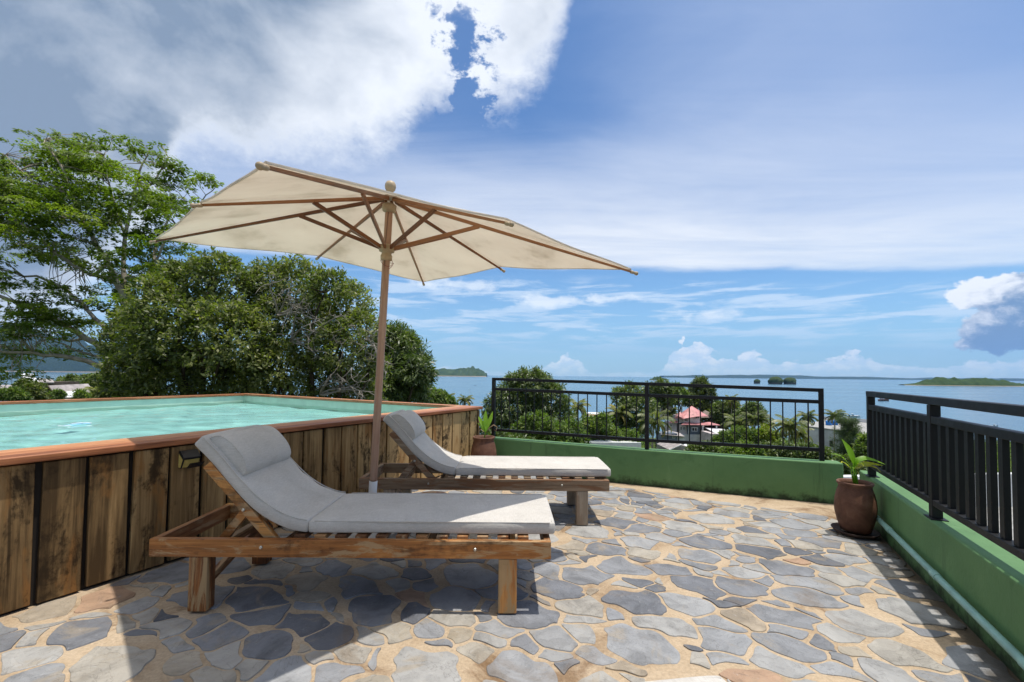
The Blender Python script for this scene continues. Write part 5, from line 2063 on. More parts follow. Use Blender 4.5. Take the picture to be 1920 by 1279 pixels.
tree('big round mango tree rising behind the left bay of the far railing', [(975, 735, 36), (1005, 727, 30), (945, 765, 36), (1030, 748, 32), (985, 775, 45), (1040, 785, 34), (935, 805, 34), (1000, 820, 44), (965, 712, 10), (982, 708, 9), (1010, 710, 12), (1022, 713, 8)],
     34, 990, M['leaf_mango'], 1500, 16, 0.30, 0.085, 51, 0.34, name='mango_tree', droop=0.75, up=0.2, tone0=.42)
tree('light green shrub before the big mango tree, behind the far railing', [(990, 800, 18), (1010, 792, 16), (975, 815, 18), (1030, 808, 20), (1050, 815, 18), (1000, 822, 26), (1045, 832, 24)], 25, 1015, M['leaf_bright'], 520, 16, 0.19, 0.06, 52, 0.22, name='shrub', cat='shrub')
tree('dark bush at the foot of the left railing post', [(932, 830, 20), (955, 840, 18), (975, 842, 20), (1000, 848, 18)], 22, 955, M['leaf_mango'], 420, 14, 0.2, 0.06, 53, 0.2, name='bush', cat='bush')
tree('leafy bush left of the white flat roof behind the far railing', [(1070, 812, 22), (1062, 835, 20), (1085, 835, 20), (1040, 848, 18)], 28, 1065, M['leaf_bright'], 420, 14, 0.2, 0.07, 54, 0.22, name='bush', cat='bush', tone0=.38)
tree('broad tree left of the middle railing post, below the sea', [(1160, 745, 16), (1185, 740, 20), (1180, 770, 26), (1205, 765, 24), (1150, 800, 24), (1190, 805, 26), (1120, 815, 20)], 62, 1180, M['leaf_mango'], 900, 14, 0.42, 0.14, 55, 0.5, tone0=.52)
tree('bushy tree between the small shed roof and the middle railing post', [(1105, 800, 18), (1130, 795, 16), (1110, 820, 18), (1145, 825, 22), (1180, 828, 18)], 48, 1125, M['leaf_bright'], 500, 14, 0.34, 0.11, 56, 0.4, tone0=.42)
tree('dark tree topping the rise directly right of the middle railing post', [(1222, 735, 15), (1240, 730, 14), (1230, 752, 18), (1258, 742, 14)], 118, 1232, M['leaf_mango'], 520, 14, 0.7, 0.25, 57, 0.8)
tree('rounded green tree at the left of the tall dark tree behind the pink roof', [(1265, 732, 11), (1275, 742, 13), (1258, 752, 12)], 128, 1268, M['leaf_bright'], 360, 14, 0.7, 0.25, 58, 0.8, tone0=.4)
tree('tall dark tree directly behind the pink roofed house', [(1312, 722, 12), (1305, 737, 15), (1325, 735, 13), (1315, 760, 20), (1295, 752, 12), (1332, 752, 12), (1330, 778, 18)], 138, 1316, M['leaf_dark'], 800, 14, 0.75, 0.3, 59, 0.9)
tree('green tree right of the tall dark tree, beside the sea', [(1350, 772, 15), (1372, 765, 14), (1362, 785, 18), (1340, 790, 12)], 128, 1360, M['leaf_mango'], 480, 14, 0.75, 0.28, 60, 0.8, tone0=.5)
tree('round topped tree in the middle of the right railing bay', [(1412, 768, 13), (1398, 782, 15), (1420, 785, 16), (1385, 792, 14)], 112, 1408, M['leaf_mango'], 480, 14, 0.65, 0.25, 61, 0.75, tone0=.45)
tree('bright bush below the white shed roof', [(1360, 825, 14), (1385, 818, 16), (1410, 822, 16), (1435, 826, 15), (1345, 832, 10)], 62, 1390, M['leaf_bright'], 520, 14, 0.36, 0.13, 62, 0.42, name='bush', cat='bush')
tree('yellow flowering bush between the palms', [(1437, 808, 8), (1450, 820, 9), (1430, 815, 8), (1445, 829, 8)], 60, 1442, M['leaf_yellow'], 220, 12, 0.3, 0.12, 63, 0.35, name='bush', cat='bush')
tree('dark green bush under the right railing bay, leftmost', [(1302, 850, 12), (1322, 847, 13), (1345, 850, 14), (1330, 860, 14)], 34, 1320, M['leaf_mango'], 420, 14, 0.24, 0.09, 64, 0.26, name='bush', cat='bush', tone0=.5)
tree('pale broad leaved bush under the right railing bay, in its middle', [(1370, 853, 13), (1395, 848, 15), (1415, 852, 13), (1390, 862, 14)], 30, 1392, M['leaf_bright'], 420, 14, 0.24, 0.10, 65, 0.26, name='bush', cat='bush', tone0=.55)
tree('dark dense bush under the right railing bay, before the pale building', [(1440, 850, 15), (1465, 848, 15), (1490, 852, 15), (1460, 862, 16)], 30, 1465, M['leaf_mango'], 480, 14, 0.22, 0.09, 66, 0.26, name='bush', cat='bush', tone0=.48)
tree('dark bush at the foot of the right end post of the far railing', [(1515, 852, 15), (1540, 855, 14), (1560, 868, 14), (1525, 868, 14)], 28, 1535, M['leaf_mango'], 420, 14, 0.2, 0.08, 67, 0.24, name='bush', cat='bush', tone0=.42)
tree('dark round bush in the gap between both railings', [(1585, 872, 13), (1605, 878, 12), (1575, 880, 10)], 20, 1590, M['leaf_mango'], 280, 14, 0.13, 0.05, 68, 0.16, name='bush', cat='bush')
tree('yellow green bush beside the right railing end', [(1625, 828, 11), (1618, 846, 12), (1632, 852, 14), (1610, 862, 12)], 30, 1622, M['leaf_bright'], 360, 14, 0.2, 0.07, 69, 0.22, name='bush', cat='bush', tone0=.55)
tree('small tree just right of the mango tree behind the pool corner', [(808, 748, 16), (825, 752, 16), (800, 762, 14), (842, 760, 12)], 32, 815, M['leaf_bright'], 420, 14, 0.22, 0.08, 70, 0.25, tone0=.42)
tree('glossy bush behind the far pool rim, at the foot of the feathery tree', [(215, 732, 20), (240, 722, 18), (200, 745, 16), (262, 735, 22)], 15, 230, M['leaf_dark'], 520, 14, 0.12, 0.055, 71, 0.15, name='bush', cat='bush', tone0=.5)
tree('distant green tree on the shore seen over the pool, left one', [(118, 722, 12), (135, 718, 12), (128, 730, 14), (100, 728, 10)], 70, 122, M['leaf_mango'], 420, 14, 0.4, 0.15, 72, 0.45, tone0=.5)
tree('distant green tree on the shore seen over the pool, right one', [(165, 716, 11), (182, 714, 11), (172, 727, 14), (155, 728, 10)], 74, 170, M['leaf_mango'], 420, 14, 0.4, 0.15, 73, 0.45, tone0=.55)
tree('bush between the wooden shed and the gabled hut at left', [(48, 728, 14), (65, 735, 13), (40, 742, 12), (70, 745, 10)], 36, 55, M['leaf_dark'], 420, 14, 0.22, 0.09, 74, 0.26, name='bush', cat='bush', tone0=.5)
tree('low bush at the left end of the far pool rim', [(12, 742, 9), (26, 740, 9), (40, 748, 8)], 32, 22, M['leaf_bright'], 260, 12, 0.2, 0.08, 75, 0.2, name='bush', cat='bush', tone0=.4)
tree('bush beside the grey sheet roof behind the pool', [(150, 742, 8), (160, 748, 7), (108, 742, 8)], 34, 150, M['leaf_bright'], 240, 12, 0.18, 0.07, 76, 0.2, name='bush', cat='bush', tone0=.5)


def casuarina():
    rg = np.random.default_rng(77)
    Y = 33
    b = D(1592, 850, Y)
    b[2] = float(ground_z(b[0], Y))
    t = thing('casuarina_tree', 'wispy needle leaved tree in the gap before the pale building', 'tree', tuple(b), group='trees and bushes on the slope')
    mb = MB()
    top = D(1590, 785, Y)
    limb(mb, (0, 0, 0), top - b, 0.07, 0.015, rg, 0.015, 10)
    base, dv = [], []
    for k in range(110):
        f = rg.uniform(0.12, 1.0)
        y = 885 - (885 - 790) * f
        p = D(1590 + rg.normal(0, 2), y, Y)
        wdt = (1 - f * 0.62) * 1.5
        a = rg.uniform(0, 6.28)
        e = p + np.array([math.cos(a) * wdt * rg.uniform(.5, 1.1), math.sin(a) * wdt * .8, rg.uniform(-.1, .55)])
        pts = limb(mb, p - b, e - b, 0.014, 0.004, rg, 0.08, 6, 0.08)
        for q in pts[1:]:
            for _ in range(26):
                base.append(np.array(q) + b + rg.normal(0, 0.06, 3))
                dv.append(unit((e - p) * 0.35 + rg.normal(0, 0.35, 3) + np.array([0, 0, -0.25])))
    mb.build('trunk', M['bark_dark'], t, smooth=True)
    n = len(base)
    leaf_mesh('crown', np.array(base), np.array(dv), rand_dirs(n, rg), 0.34, 0.016, 0.5 + rg.normal(0, .2, n), M['leaf_pine'], t, loc=tuple(b))


casuarina()


def undergrowth():
    """continuous green cover of the slope below the terrace"""
    rg = np.random.default_rng(44)
    n = 5200
    Y = 14 + 150 * rg.random(n) ** 1.25
    k = rg.uniform(-1.25, 1.15, n)
    X = k * Y
    Z = ground_z(X, Y)
    ok = (Z > SEA + 1.5) & ~((X > 5) & (X < 17) & (Y > 38) & (Y < 48)) & ~((X > 33) & (X < 62) & (Y > 84) & (Y < 118)) & ~((X > 17) & (X < 28) & (Y > 52) & (Y < 66))
    X, Y, Z = X[ok], Y[ok], Z[ok]
    n = len(X)
    s = 0.30 + Y * 0.0075
    per = 26
    c = np.stack([X, Y, Z + s * 0.5], 1)
    tone = 0.42 + 0.14 * np.sin(X * 0.3) * np.cos(Y * 0.21) + rg.normal(0, 0.12, n)
    cc, ss = np.repeat(c, per, 0), np.repeat(s, per)
    d = rand_dirs(n * per, rg)
    d[:, 2] = np.abs(d[:, 2]) * 0.9
    base = cc + d * (ss * 0.95)[:, None] * np.array([1.3, 1.3, 0.9])
    r = unit(d + rg.normal(0, 0.6, (n * per, 3)) + np.array([0, 0, 0.2]))
    L = 0.13 + ss * 0.34
    o = leaf_mesh('undergrowth', base, r, unit(d + np.array([0, 0, .6]) + rg.normal(0, .4, (n * per, 3))), L, L * 0.42, np.repeat(tone, per) + rg.normal(0, .1, n * per), M['leaf_bright'])
    tag(o, kind='stuff')


undergrowth()
# ------------------------------------------------------------------ houses
M['wall_slate'] = plain('slate_blue_wall', (0.13, 0.15, 0.18), 0.85, 0.3, 0.8)
M['wall_pale'] = plain('pale_plaster', (0.60, 0.585, 0.57), 0.85, 0.35, 0.5)
M['wall_pink'] = plain('pinkish_plaster', (0.52, 0.45, 0.44), 0.85, 0.3, 0.6)
M['wall_white'] = plain('off_white_plaster', (0.52, 0.52, 0.53), 0.85, 0.28, 0.35)
M['roof_red'] = plain('faded_red_sheet', (0.54, 0.235, 0.225), 0.6, 0.45, 0.9)
M['roof_white'] = plain('white_sheet_roof', (0.72, 0.72, 0.72), 0.55, 0.15, 0.8)
M['roof_rust'] = plain('grey_rusty_sheet', (0.34, 0.30, 0.28), 0.7, 0.4, 1.5)
M['roof_thatch'] = plain('grey_brown_thatch', (0.22, 0.175, 0.145), 0.95, 0.35, 1.2)
M['timber_dark'] = plain('dark_timber', (0.10, 0.075, 0.055), 0.9, 0.4, 2)
M['ochre'] = plain('ochre_board', (0.45, 0.24, 0.05), 0.8, 0.2, 1)
M['glass'] = plain('dark_window_glass', (0.02, 0.025, 0.03), 0.12, 0.2, 1, 0.6)
M['trim_white'] = plain('white_trim', (0.66, 0.66, 0.64), 0.7, 0.1, 2)
M['red_paint'] = plain('red_paint', (0.30, 0.06, 0.05), 0.7, 0.3, 1.5)
M['tank_blue'] = plain('blue_tank_plastic', (0.02, 0.17, 0.50), 0.45, 0.1, 2)


class House:
    """boxes and roofs given by photo pixels at a real depth"""

    def __init__(s, name, label, cat, px, py, Y, group=None):
        s.Y = Y
        s.b = D(px, py, Y)
        s.t = thing(name, label, cat, tuple(s.b), group=group)
        s.k = 0

    def pt(s, px, py, dy=0.0):
        return D(px, py, s.Y)[[0, 2]] if dy == 0 else D(px, py, s.Y + dy)[[0, 2]]

    def box(s, name, m, x0, x1, y0, y1, dep, dy=0.0, parent=None):
        s.k += 1
        dy = dy + 0.0017 * s.k
        a, c = s.pt(x0, y1), s.pt(x1, y0)
        lo = (a[0] - s.b[0], dy, a[1] - s.b[2])
        hi = (c[0] - s.b[0], dy + dep, c[1] - s.b[2])
        return MB().box(lo, hi).build(name, m, parent or s.t)

    def mesh(s, name, m, mb, parent=None):
        return mb.build(name, m, parent or s.t)

    def P(s, px, py, dy):
        a = s.pt(px, py, dy)
        return (a[0] - s.b[0], dy, a[1] - s.b[2])

    def window(s, x0, x1, y0, y1, dy=-0.10, mull=1):
        a, c = s.pt(x0, y1), s.pt(x1, y0)
        w, h = c[0] - a[0], c[1] - a[1]
        ox, oz = a[0] - s.b[0], a[1] - s.b[2]
        f = MB()
        e = min(w, h) * 0.14
        for lo, hi in (((0, 0, 0), (e, .1, h)), ((w - e, 0, 0), (w, .1, h)), ((e, .001, 0), (w - e, .1, e)), ((e, .001, h - e), (w - e, .1, h))):
            f.box((ox + lo[0], dy + lo[1], oz + lo[2]), (ox + hi[0], dy + hi[1], oz + hi[2]))
        for i in range(1, mull + 1):
            x = w * i / (mull + 1)
            f.box((ox + x - e * .4, dy + .002, oz + e), (ox + x + e * .4, dy + .1, oz + h - e))
        o = f.build('window', M['trim_white'], s.t)
        MB().box((ox + e * .5, dy + 0.05, oz + e * .5), (ox + w - e * .5, dy + 0.085, oz + h - e * .5)).build('pane', M['glass'], o)
        return o


def pyramid(base, apex, th=0.12):
    n = len(base)
    ap = Vector(apex)
    vs = [tuple(p) for p in base] + [tuple(ap)] + [(p[0], p[1], p[2] - th) for p in base]
    fs = [(i, (i + 1) % n, n) for i in range(n)] + [(i, n + 1 + i, n + 1 + (i + 1) % n, (i + 1) % n) for i in range(n)]
    fs.append(tuple(n + 1 + i for i in range(n - 1, -1, -1)))
    return MB().add(vs, fs)


def slab(pts, th=0.12):
    vs = [tuple(p) for p in pts] + [(p[0], p[1], p[2] - th) for p in pts]
    n = len(pts)
    return MB().add(vs, [tuple(range(n)), tuple(range(2 * n - 1, n - 1, -1))] + [(i, n + i, n + (i + 1) % n, (i + 1) % n) for i in range(n)])


h = House('tower_house', 'house with faded pink red pyramid roof over a slate blue storey, below the far railing', 'house', 1297, 832, 115)
h.box('ground_wall', M['wall_pale'], 1270, 1334, 815, 838, 6.0, -0.2)
h.box('lower_wall', M['wall_slate'], 1289, 1316, 796.5, 815.2, 5.0, 0.0)
h.box('side_wall', M['wall_pink'], 1275, 1289, 796.5, 815.2, 4.6, 0.3)
h.box('upper_wall', M['wall_pale'], 1282, 1316, 779.5, 793, 4.2, 0.5)
h.box('upper_side_wall', M['wall_pink'], 1274, 1282, 780, 793, 3.8, 0.8)
eav = [h.P(1264, 783, 1.5), h.P(1281, 785, -0.7), h.P(1308, 780.5, -0.8), h.P(1328, 780.3, 1.2), h.P(1322, 778, 4.8), h.P(1270, 779, 5.2)]
h.mesh('roof', M['roof_red'], pyramid(eav, h.P(1297, 761, 2.4)))
g1 = [h.P(1266, 778, 0.6), h.P(1276, 772, 1.2), h.P(1281.5, 785, -1.1), h.P(1279, 783, -0.6)]
h.mesh('roof_hip', M['roof_red'], slab(g1, 0.1))
sk = [h.P(1277, 796, -1.1), h.P(1350, 796.8, -1.1), h.P(1331, 791.5, 1.6), h.P(1284, 792, 0.4)]
h.mesh('porch_roof', M['roof_red'], slab(sk, 0.15))
h.mesh('gable_board', M['ochre'], slab([h.P(1320, 798, 0.6), h.P(1342, 798, 0.6), h.P(1334, 803, 0.6), h.P(1327, 805, 0.6)][::-1], 0.2))
h.box('balcony', M['wall_slate'], 1317, 1349, 809, 815, 0.12, -1.0)
for x in (1289.5, 1315.5, 1341):
    h.box('pillar', M['trim_white'], x - .8, x + .8, 797, 833, 0.22, -0.85)
h.box('stair_block', M['wall_pink'], 1256, 1272, 792, 814, 3.0, 1.0)
h.mesh('stair_roof', M['roof_red'], slab([h.P(1254, 792, 0.4), h.P(1273, 792, 0.4), h.P(1271, 787.5, 3.0), h.P(1259, 788, 3.0)], 0.12))
h.window(1304.5, 1312.5, 780.5, 785.5, 0.38)
h.window(1283.5, 1291.5, 782, 791.5, 0.38)
h.window(1296.5, 1307.5, 801, 809, -0.12)
h.window(1281, 1286, 800, 807, 0.18)
h.window(1276, 1279.5, 800, 807, 0.18)
h.box('door', M['red_paint'], 1323, 1326, 823, 835, 0.1, -0.32)
h.box('door', M['glass'], 1327, 1331, 823, 835, 0.1, -0.32)
h.window(1258, 1263, 796, 801, 0.88)

h = House('shed', 'long shed with white sheet roof right of the pink roofed house', 'shed', 1360, 828, 108)
h.box('wall', M['wall_pink'], 1334, 1384, 814, 838, 6)
h.mesh('roof', M['roof_white'], slab([h.P(1349, 816, -0.8), h.P(1381, 816.5, -0.8), h.P(1389, 807.5, 6.5), h.P(1322, 801.5, 6.5)], 0.15))

h = House('thatched_house', 'grey brown roofed house behind the pink roofed house', 'house', 1345, 812, 127)
h.box('wall', M['timber_dark'], 1320, 1366, 798, 815, 6)
h.mesh('roof', M['roof_thatch'], pyramid([h.P(1316, 800, -0.8), h.P(1371, 801, -0.8), h.P(1366, 792, 8), h.P(1318, 790, 8)], h.P(1340, 782, 3.5)))
h.mesh('roof_ridge', M['roof_thatch'], pyramid([h.P(1312, 783, 1), h.P(1345, 783, 1), h.P(1338, 777, 8), h.P(1312, 776, 8)], h.P(1322, 769, 4)))

h = House('shed', 'dark blue grey shed directly left of the pink roofed house', 'shed', 1262, 830, 104)
h.box('wall', M['wall_slate'], 1240, 1270, 813, 836, 4)
h.mesh('roof', M['roof_rust'], slab([h.P(1238, 814, -0.5), h.P(1284, 818.5, -0.5), h.P(1275, 812, 5), h.P(1254, 807, 5)], 0.12))
h.window(1260.5, 1265.5, 816, 822, -0.12)
h.box('annex', M['wall_pale'], 1270, 1284, 818.7, 836, 3, 0.2)

h = House('shed', 'grey gabled shed with bright white roof slope below the middle railing post', 'shed', 1265, 860, 60)
h.mesh('wall', M['roof_rust'], MB().add([h.P(1254, 843, 0), h.P(1276, 834, 0), h.P(1296, 840, 0), h.P(1296, 866, 0), h.P(1254, 866, 0)] + [(q[0], 5.0, q[2]) for q in [h.P(1254, 843, 0), h.P(1276, 834, 0), h.P(1296, 840, 0), h.P(1296, 866, 0), h.P(1254, 866, 0)]],
                                        [(4, 3, 2, 1, 0), (5, 6, 7, 8, 9), (0, 1, 6, 5), (1, 2, 7, 6), (2, 3, 8, 7), (3, 4, 9, 8), (4, 0, 5, 9)]))
h.mesh('roof', M['roof_white'], slab([h.P(1256, 843, -0.5), h.P(1277.5, 833.6, -0.5), h.P(1275, 830.5, 6), h.P(1241, 831.5, 6)], 0.1))
h.mesh('rear_roof', M['roof_white'], slab([h.P(1279, 836, 3.0), h.P(1312, 838, 3.0), h.P(1312, 834.5, 7), h.P(1284, 832.5, 7)], 0.1))

h = House('white_building', 'low white building with raised hip roof under the left railing bay', 'house', 1145, 856, 46)
h.box('wall', M['trim_white'], 1089, 1198, 831, 862, 5)
h.mesh('parapet', M['trim_white'], MB().box(h.P(1086, 842, -0.3), h.P(1201, 829.5, -0.05)))
h.mesh('roof', M['roof_white'], pyramid([h.P(1102, 830.5, 0.3), h.P(1158, 830.5, 0.3), h.P(1150, 827, 5), h.P(1108, 827, 5)], h.P(1131, 821.5, 2.5), 0.05))

h = House('beach_shed', 'small white roofed shed by the shore seen between railing rods', 'shed', 1110, 790, 165)
h.box('wall', M['ochre'], 1096, 1126, 778, 790, 4)
h.mesh('roof', M['roof_white'], slab([h.P(1092, 781, -1), h.P(1126, 781, -1), h.P(1129, 773, 5), h.P(1095, 773, 5)], 0.2))

h = House('villa', 'unfinished concrete villa with flat slab roof up the slope, above the pink roofed house', 'house', 1255, 775, 138)
h.box('roof', M['wall_white'], 1225, 1285, 755, 758.5, 9, -0.8)
h.box('wall', M['wall_pink'], 1240, 1262, 758.5, 785, 6, 0.6)
for x in (1228, 1238, 1252, 1266, 1278):
    h.box('pillar', M['wall_white'], x - 0.7, x + 0.7, 758.6, 785, 0.35, -0.3)
h.box('roof_hut', M['wall_white'], 1262, 1270, 746.5, 755, 2.5, 1.5)
h.window(1263.2, 1268.5, 748, 752, 1.42)
tk = D(1268.5, 746.4, 141.0)
o = MB().lathe([(0.62, 0), (0.66, 0.1), (0.66, 0.85), (0.55, 1.0), (0.2, 1.08)], 20).build('water_tank', M['tank_blue'], smooth=True)
o.location = tuple(tk)
tag(o, 'blue water tank on top of the concrete villa', 'water tank', 'blue water tanks on roofs')


def flat_building():
    zr, zb = -8.6, -15.5
    cs = [D(1506, 800, 92)[:2], D(1552, 803, 87)[:2], D(1646, 820, 76)[:2], D(1668, 803, 96)[:2], D(1545, 801, 106)[:2]]
    b = np.append(cs[1], zb)
    t = thing('flat_roof_building', 'pale grey building with flat roof and blue tanks beyond the far railing', 'house', tuple(b))
    loc = [tuple(c - b[:2]) for c in cs]
    MB().prism(loc, 0, zr - zb).build('wall', M['wall_white'], t)
    cen = np.mean(loc, 0)
    MB().prism([tuple(cen + (np.array(p) - cen) * 1.012) for p in loc], zr - zb + .001, zr - zb + 0.25).build('roof', M['concrete'], t)
    par = MB()
    for i in (2, 3):
        p, q = np.array(loc[i]), np.array(loc[(i + 1) % 5])
        par.beam((*p, zr - zb + 0.62), (*q, zr - zb + 0.62), 0.25, 0.72)
    par.build('parapet', M['wall_white'], t)
    # windows on the front wall
    p, q = np.array(loc[1]), np.array(loc[2])
    u = (q - p) / np.linalg.norm(q - p)
    n = np.array([u[1], -u[0]])
    for s in (0.5, 4.8, 9.0):
        a = p + u * s + n * 0.02
        f = MB()
        M4 = Matrix(((u[0], n[0], 0, a[0]), (u[1], n[1], 0, a[1]), (0, 0, 1, 3.9), (0, 0, 0, 1)))
        for lo, hi in (((0, 0, 0), (.09, .08, 1.1)), ((.71, 0, 0), (.8, .08, 1.1)), ((.09, .001, 0), (.71, .08, .09)), ((.09, .001, 1.01), (.71, .08, 1.1))):
            f.box(lo, hi, .5, M4)
        w_ = f.build('window', M['timber_dark'], t)
        MB().box((.05, 0.01, .05), (.75, 0.04, 1.05), .5, M4).build('pane', M['glass'], w_)
    for x, Y, lab in ((1554, 93, 'upright blue water tank on the flat roof, left one of the pair'), (1565.5, 93.5, 'blue water tank on the flat roof, right one, half behind palm fronds')):
        c = D(x, 800, Y)
        o = MB().lathe([(0.52, 0), (0.56, 0.08), (0.55, 0.28), (0.57, 0.32), (0.55, 0.36), (0.55, 0.66), (0.57, 0.70), (0.55, 0.74), (0.50, 0.92), (0.2, 1.0)], 22).build('water_tank', M['tank_blue'], smooth=True)
        o.location = (c[0], c[1], zr + 0.25)
        tag(o, lab, 'water tank', 'blue water tanks on roofs')


flat_building()

# left side, behind the pool
h = House('shed', 'red and white roofed shed behind leaves at the left edge', 'shed', 55, 726, 58)
h.box('wall', M['timber_dark'], 47, 92, 716, 742, 4)
h.mesh('roof', M['roof_white'], slab([h.P(44, 716.5, -0.5), h.P(73, 716.5, -0.5), h.P(62, 701, 4), h.P(37, 700, 4)], 0.1))
h.mesh('rear_roof', M['roof_rust'], slab([h.P(73, 717, -0.4), h.P(102, 717, -0.4), h.P(98, 711, 4), h.P(70, 709, 4)], 0.1))
h.box('door', M['red_paint'], 66, 71, 722, 732, 0.1, -0.2)
h = House('hut', 'gabled hut of open dark timber behind the far pool rim', 'hut', 92, 752, 38)
fr = MB()
tri = [h.P(72, 746, 0), h.P(89, 723, 0), h.P(109, 748, 0)]
for a, c in ((tri[0], tri[1]), (tri[1], tri[2]), (h.P(74, 742, 0), h.P(105, 744, 0)), (h.P(89, 724, 0.02), h.P(89, 752, 0.02)), (h.P(80, 735, 0.01), h.P(99, 735, 0.01))):
    fr.beam(a, c, 0.09, 0.09, up=(0, 1, 0))
h.mesh('gable_frame', M['timber_dark'], fr)
h.mesh('roof', M['roof_rust'], slab([tri[1], tri[2], (tri[2][0] + 0.4, 3.2, tri[2][2] + .1), (tri[1][0] + .4, 3.2, tri[1][2] + .1)][::-1], 0.07))
h.mesh('rear_roof', M['roof_rust'], slab([tri[0], tri[1], (tri[1][0] + 0.4, 3.2, tri[1][2] + .1), (tri[0][0] + .4, 3.2, tri[0][2] + .1)][::-1], 0.07))
h.box('wall', M['timber_dark'], 76, 106, 743, 760, 0.1, 0.5)
h = House('shed', 'shed with pale grey sheet roof right behind the far pool rim', 'shed', 132, 756, 36)
h.box('wall', M['timber_dark'], 114, 152, 746, 762, 2)
h.mesh('roof', M['roof_white'], slab([h.P(116, 750, -0.3), h.P(146, 750, -0.3), h.P(157, 742, 0.5), h.P(152, 733.5, 3.2), h.P(112, 734, 3.2)], 0.06))
h = House('shed', 'low plank shed with rusty roof at the far left edge', 'shed', 10, 750, 44)
h.box('wall', M['timber_dark'], -30, 34, 727, 752, 3)
h.mesh('roof', M['roof_rust'], slab([h.P(-34, 728, -0.5), h.P(37, 727, -0.5), h.P(33, 721.5, 3.5), h.P(-30, 722, 3.5)], 0.08))

# neighbour's roof just below the right parapet
t = thing('neighbouring_building', 'flat grey roof with white edge just below the right parapet', 'house', (7.0, 7.5, -4.0))
nb = [(3.5, 4.55), (2.3, 1.4), (10.5, -2.0), (13.0, 9.5), (4.9, 8.6)]
nl = [(p[0] - 7.0, p[1] - 7.5) for p in nb]
MB().prism(nl, -4.0, 2.6).build('wall', M['wall_white'], t)
MB().prism(nl, 2.601, 2.70).build('roof', M['concrete'], t)
par = MB()
for i in (3, 4):
    p, q = np.array(nl[i]), np.array(nl[(i + 1) % 5])
    u = (q - p) / np.linalg.norm(q - p)
    par.beam((*(p - u * .0), 3.02), (*(q + u * .0), 3.02), 0.16, 0.64)
par.build('parapet', M['trim_white'], t)

# ------------------------------------------------------------------ boats
M['hull_white'] = plain('white_hull', (0.70, 0.70, 0.69), 0.4, 0.08, 0.6)
M['hull_brown'] = plain('brown_red_hull', (0.16, 0.07, 0.05), 0.6, 0.3, 0.8)
M['engine'] = plain('dark_engine', (0.03, 0.035, 0.05), 0.4, 0.2, 2)


def hull(L, B, H, sheer=0.35, n=16):
    vs, fs = [], []
    for i in range(n + 1):
        f = i / n
        x = -L / 2 + L * f
        wv = B / 2 * (1 - max(0, (f - 0.45) / 0.55) ** 2.2) * (0.85 + 0.15 * min(1, f * 4))
        zt = H * (1 + sheer * f ** 2)
        for y, z in ((-wv, zt), (-wv * 0.92, zt * 0.55), (-wv * 0.55, 0.0), (0, -H * 0.25), (wv * 0.55, 0.0), (wv * 0.92, zt * 0.55), (wv, zt), (wv * 0.8, zt * 0.82), (0, zt * 0.78), (-wv * 0.8, zt * 0.82)):
            vs.append((x, y, z))
    m = 10
    for i in range(n):
        for k in range(m):
            k2 = (k + 1) % m
            fs.append((i * m + k, i * m + k2, (i + 1) * m + k2, (i + 1) * m + k))
    fs.append(tuple(range(m - 1, -1, -1)))
    return MB().add(vs, fs)


BG = 'boats on the bay'


def sea_pt(px, py):
    return G(px, py, SEA)


def motorboat(px, py, L, rz, label):
    p = sea_pt(px, py)
    t = thing('motorboat', label, 'boat', tuple(p), rz, BG)
    hull(L, L * 0.27, L * 0.10).build('hull', M['hull_white'], t, smooth=False)
    MB().box((-L * .56, -L * .06, 0), (-L * .49, L * .06, L * .17)).build('engine', M['engine'], t, bevel=0.1)
    MB().add([(-L * .12, -L * .09, L * .10), (-L * .12, L * .09, L * .10), (-L * .22, L * .09, L * .20), (-L * .22, -L * .09, L * .20), (-L * .16, -L * .09, L * .1), (-L * .16, L * .09, L * .1)],
             [(0, 1, 2, 3), (5, 4, 3, 2), (0, 3, 4), (1, 5, 2)]).build('windshield', M['glass'], t)
    f = MB()
    for sx in (-.30, -.18):
        for sy in (-.09, .09):
            f.tube([(L * sx, L * sy, L * .08), (L * sx, L * sy, L * .26)], 0.04, 6)
    f.box((-L * .33, -L * .1, L * .26), (-L * .15, L * .1, L * .275))
    f.build('canopy', M['trim_white'], t)
    return t


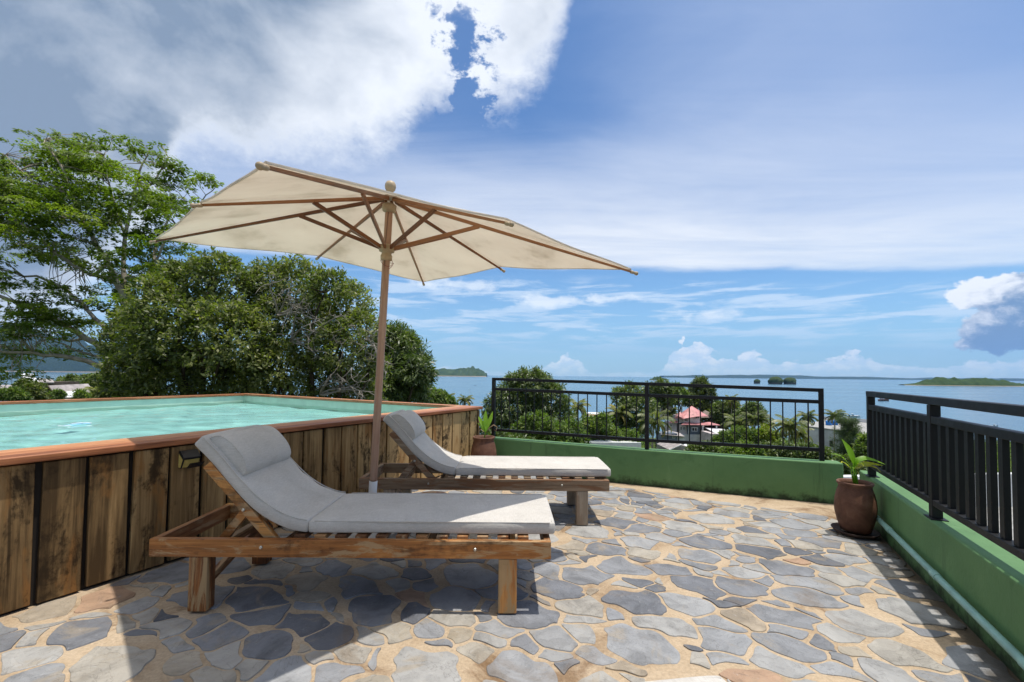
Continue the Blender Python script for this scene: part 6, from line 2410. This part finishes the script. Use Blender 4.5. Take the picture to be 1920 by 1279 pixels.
motorboat(1603, 781.5, 7.8, R(4), 'white motorboat moored off the shore in the gap between the railings')
motorboat(1631, 792, 5.5, R(60), 'small white boat partly behind the near railing end')
motorboat(1861, 799.5, 4.5, R(170), 'small white boat seen just above the right railing bars')
p = sea_pt(1657, 751.5)
t = thing('fishing_boat', 'dark red wooden fishing boat out on the bay above the right railing', 'boat', tuple(p), R(2), BG)
hull(13.0, 3.2, 1.7, 0.5).build('hull', M['hull_brown'], t)
MB().box((-4.4, -1.0, 1.4), (-1.2, 1.0, 3.3)).build('cabin', M['wall_pink'], t, bevel=0.08)
MB().box((-4.8, -1.2, 3.31), (-0.9, 1.2, 3.5)).build('cabin_roof', M['roof_rust'], t)
MB().tube([(1.5, 0, 1.3), (1.5, 0, 5.5)], 0.09, 6).build('mast', M['timber_dark'], t)
p = sea_pt(879, 756.5)
t = thing('sailing_boat', 'white sailing boat with bare mast anchored beyond the pool corner', 'boat', tuple(p), R(12), BG)
hull(9.0, 2.7, 1.1, 0.25).build('hull', M['hull_white'], t)
MB().box((-2.2, -0.8, 0.9), (1.6, 0.8, 1.7)).build('cabin', M['trim_white'], t, bevel=0.15)
MB().tube([(0.3, 0, 1.6), (0.1, 0, 14.0)], [0.09, 0.06], 8).build('mast', M['trim_white'], t)
st = MB()
st.tube([(0.1, 0, 13.8), (4.5, 0, 1.3)], 0.03, 5)
st.build('forestay', M['steel'], t)
MB().tube([(0.1, 0, 13.8), (-4.3, 0, 1.1)], 0.03, 5).build('backstay', M['steel'], t)
MB().tube([(0.3, 0, 2.5), (-3.6, 0, 2.4)], 0.10, 6).build('boom', M['tank_blue'], t)
p = sea_pt(891, 723)
t = thing('canoe', 'tiny dark canoe far out on the water left of the far railing', 'boat', tuple(p), R(0), BG)
hull(6.0, 0.9, 0.5, 0.3).build('hull', M['hull_brown'], t)
p = D(1246.5, 709, 3290)
t = thing('beacon', 'thin mast standing on the small islet above the far railing', 'mast', (p[0], p[1], SEA + 2))
MB().tube([(0, 0, 0), (0, 0, 44)], [1.1, 0.5], 6).build('mast', M['trim_white'], t)

# ------------------------------------------------------------------ haze over the bay
hz = bpy.data.materials.new('sea_air')
hz.use_nodes = True
hz.node_tree.nodes.clear()
q = N(hz.node_tree)
out = q.new('ShaderNodeOutputMaterial')
pv = q.new('ShaderNodeVolumePrincipled')
pv.inputs['Color'].default_value = (0.30, 0.56, 1.0, 1)
pv.inputs['Density'].default_value = 2.6e-5
pv.inputs['Anisotropy'].default_value = 0.2
q.t.links.new(pv.outputs[0], out.inputs['Volume'])
hb = MB().box((-25500, -300, -36), (25500, 19400, 1250))
ho = hb.build('haze', hz)
tag(ho, kind='stuff')
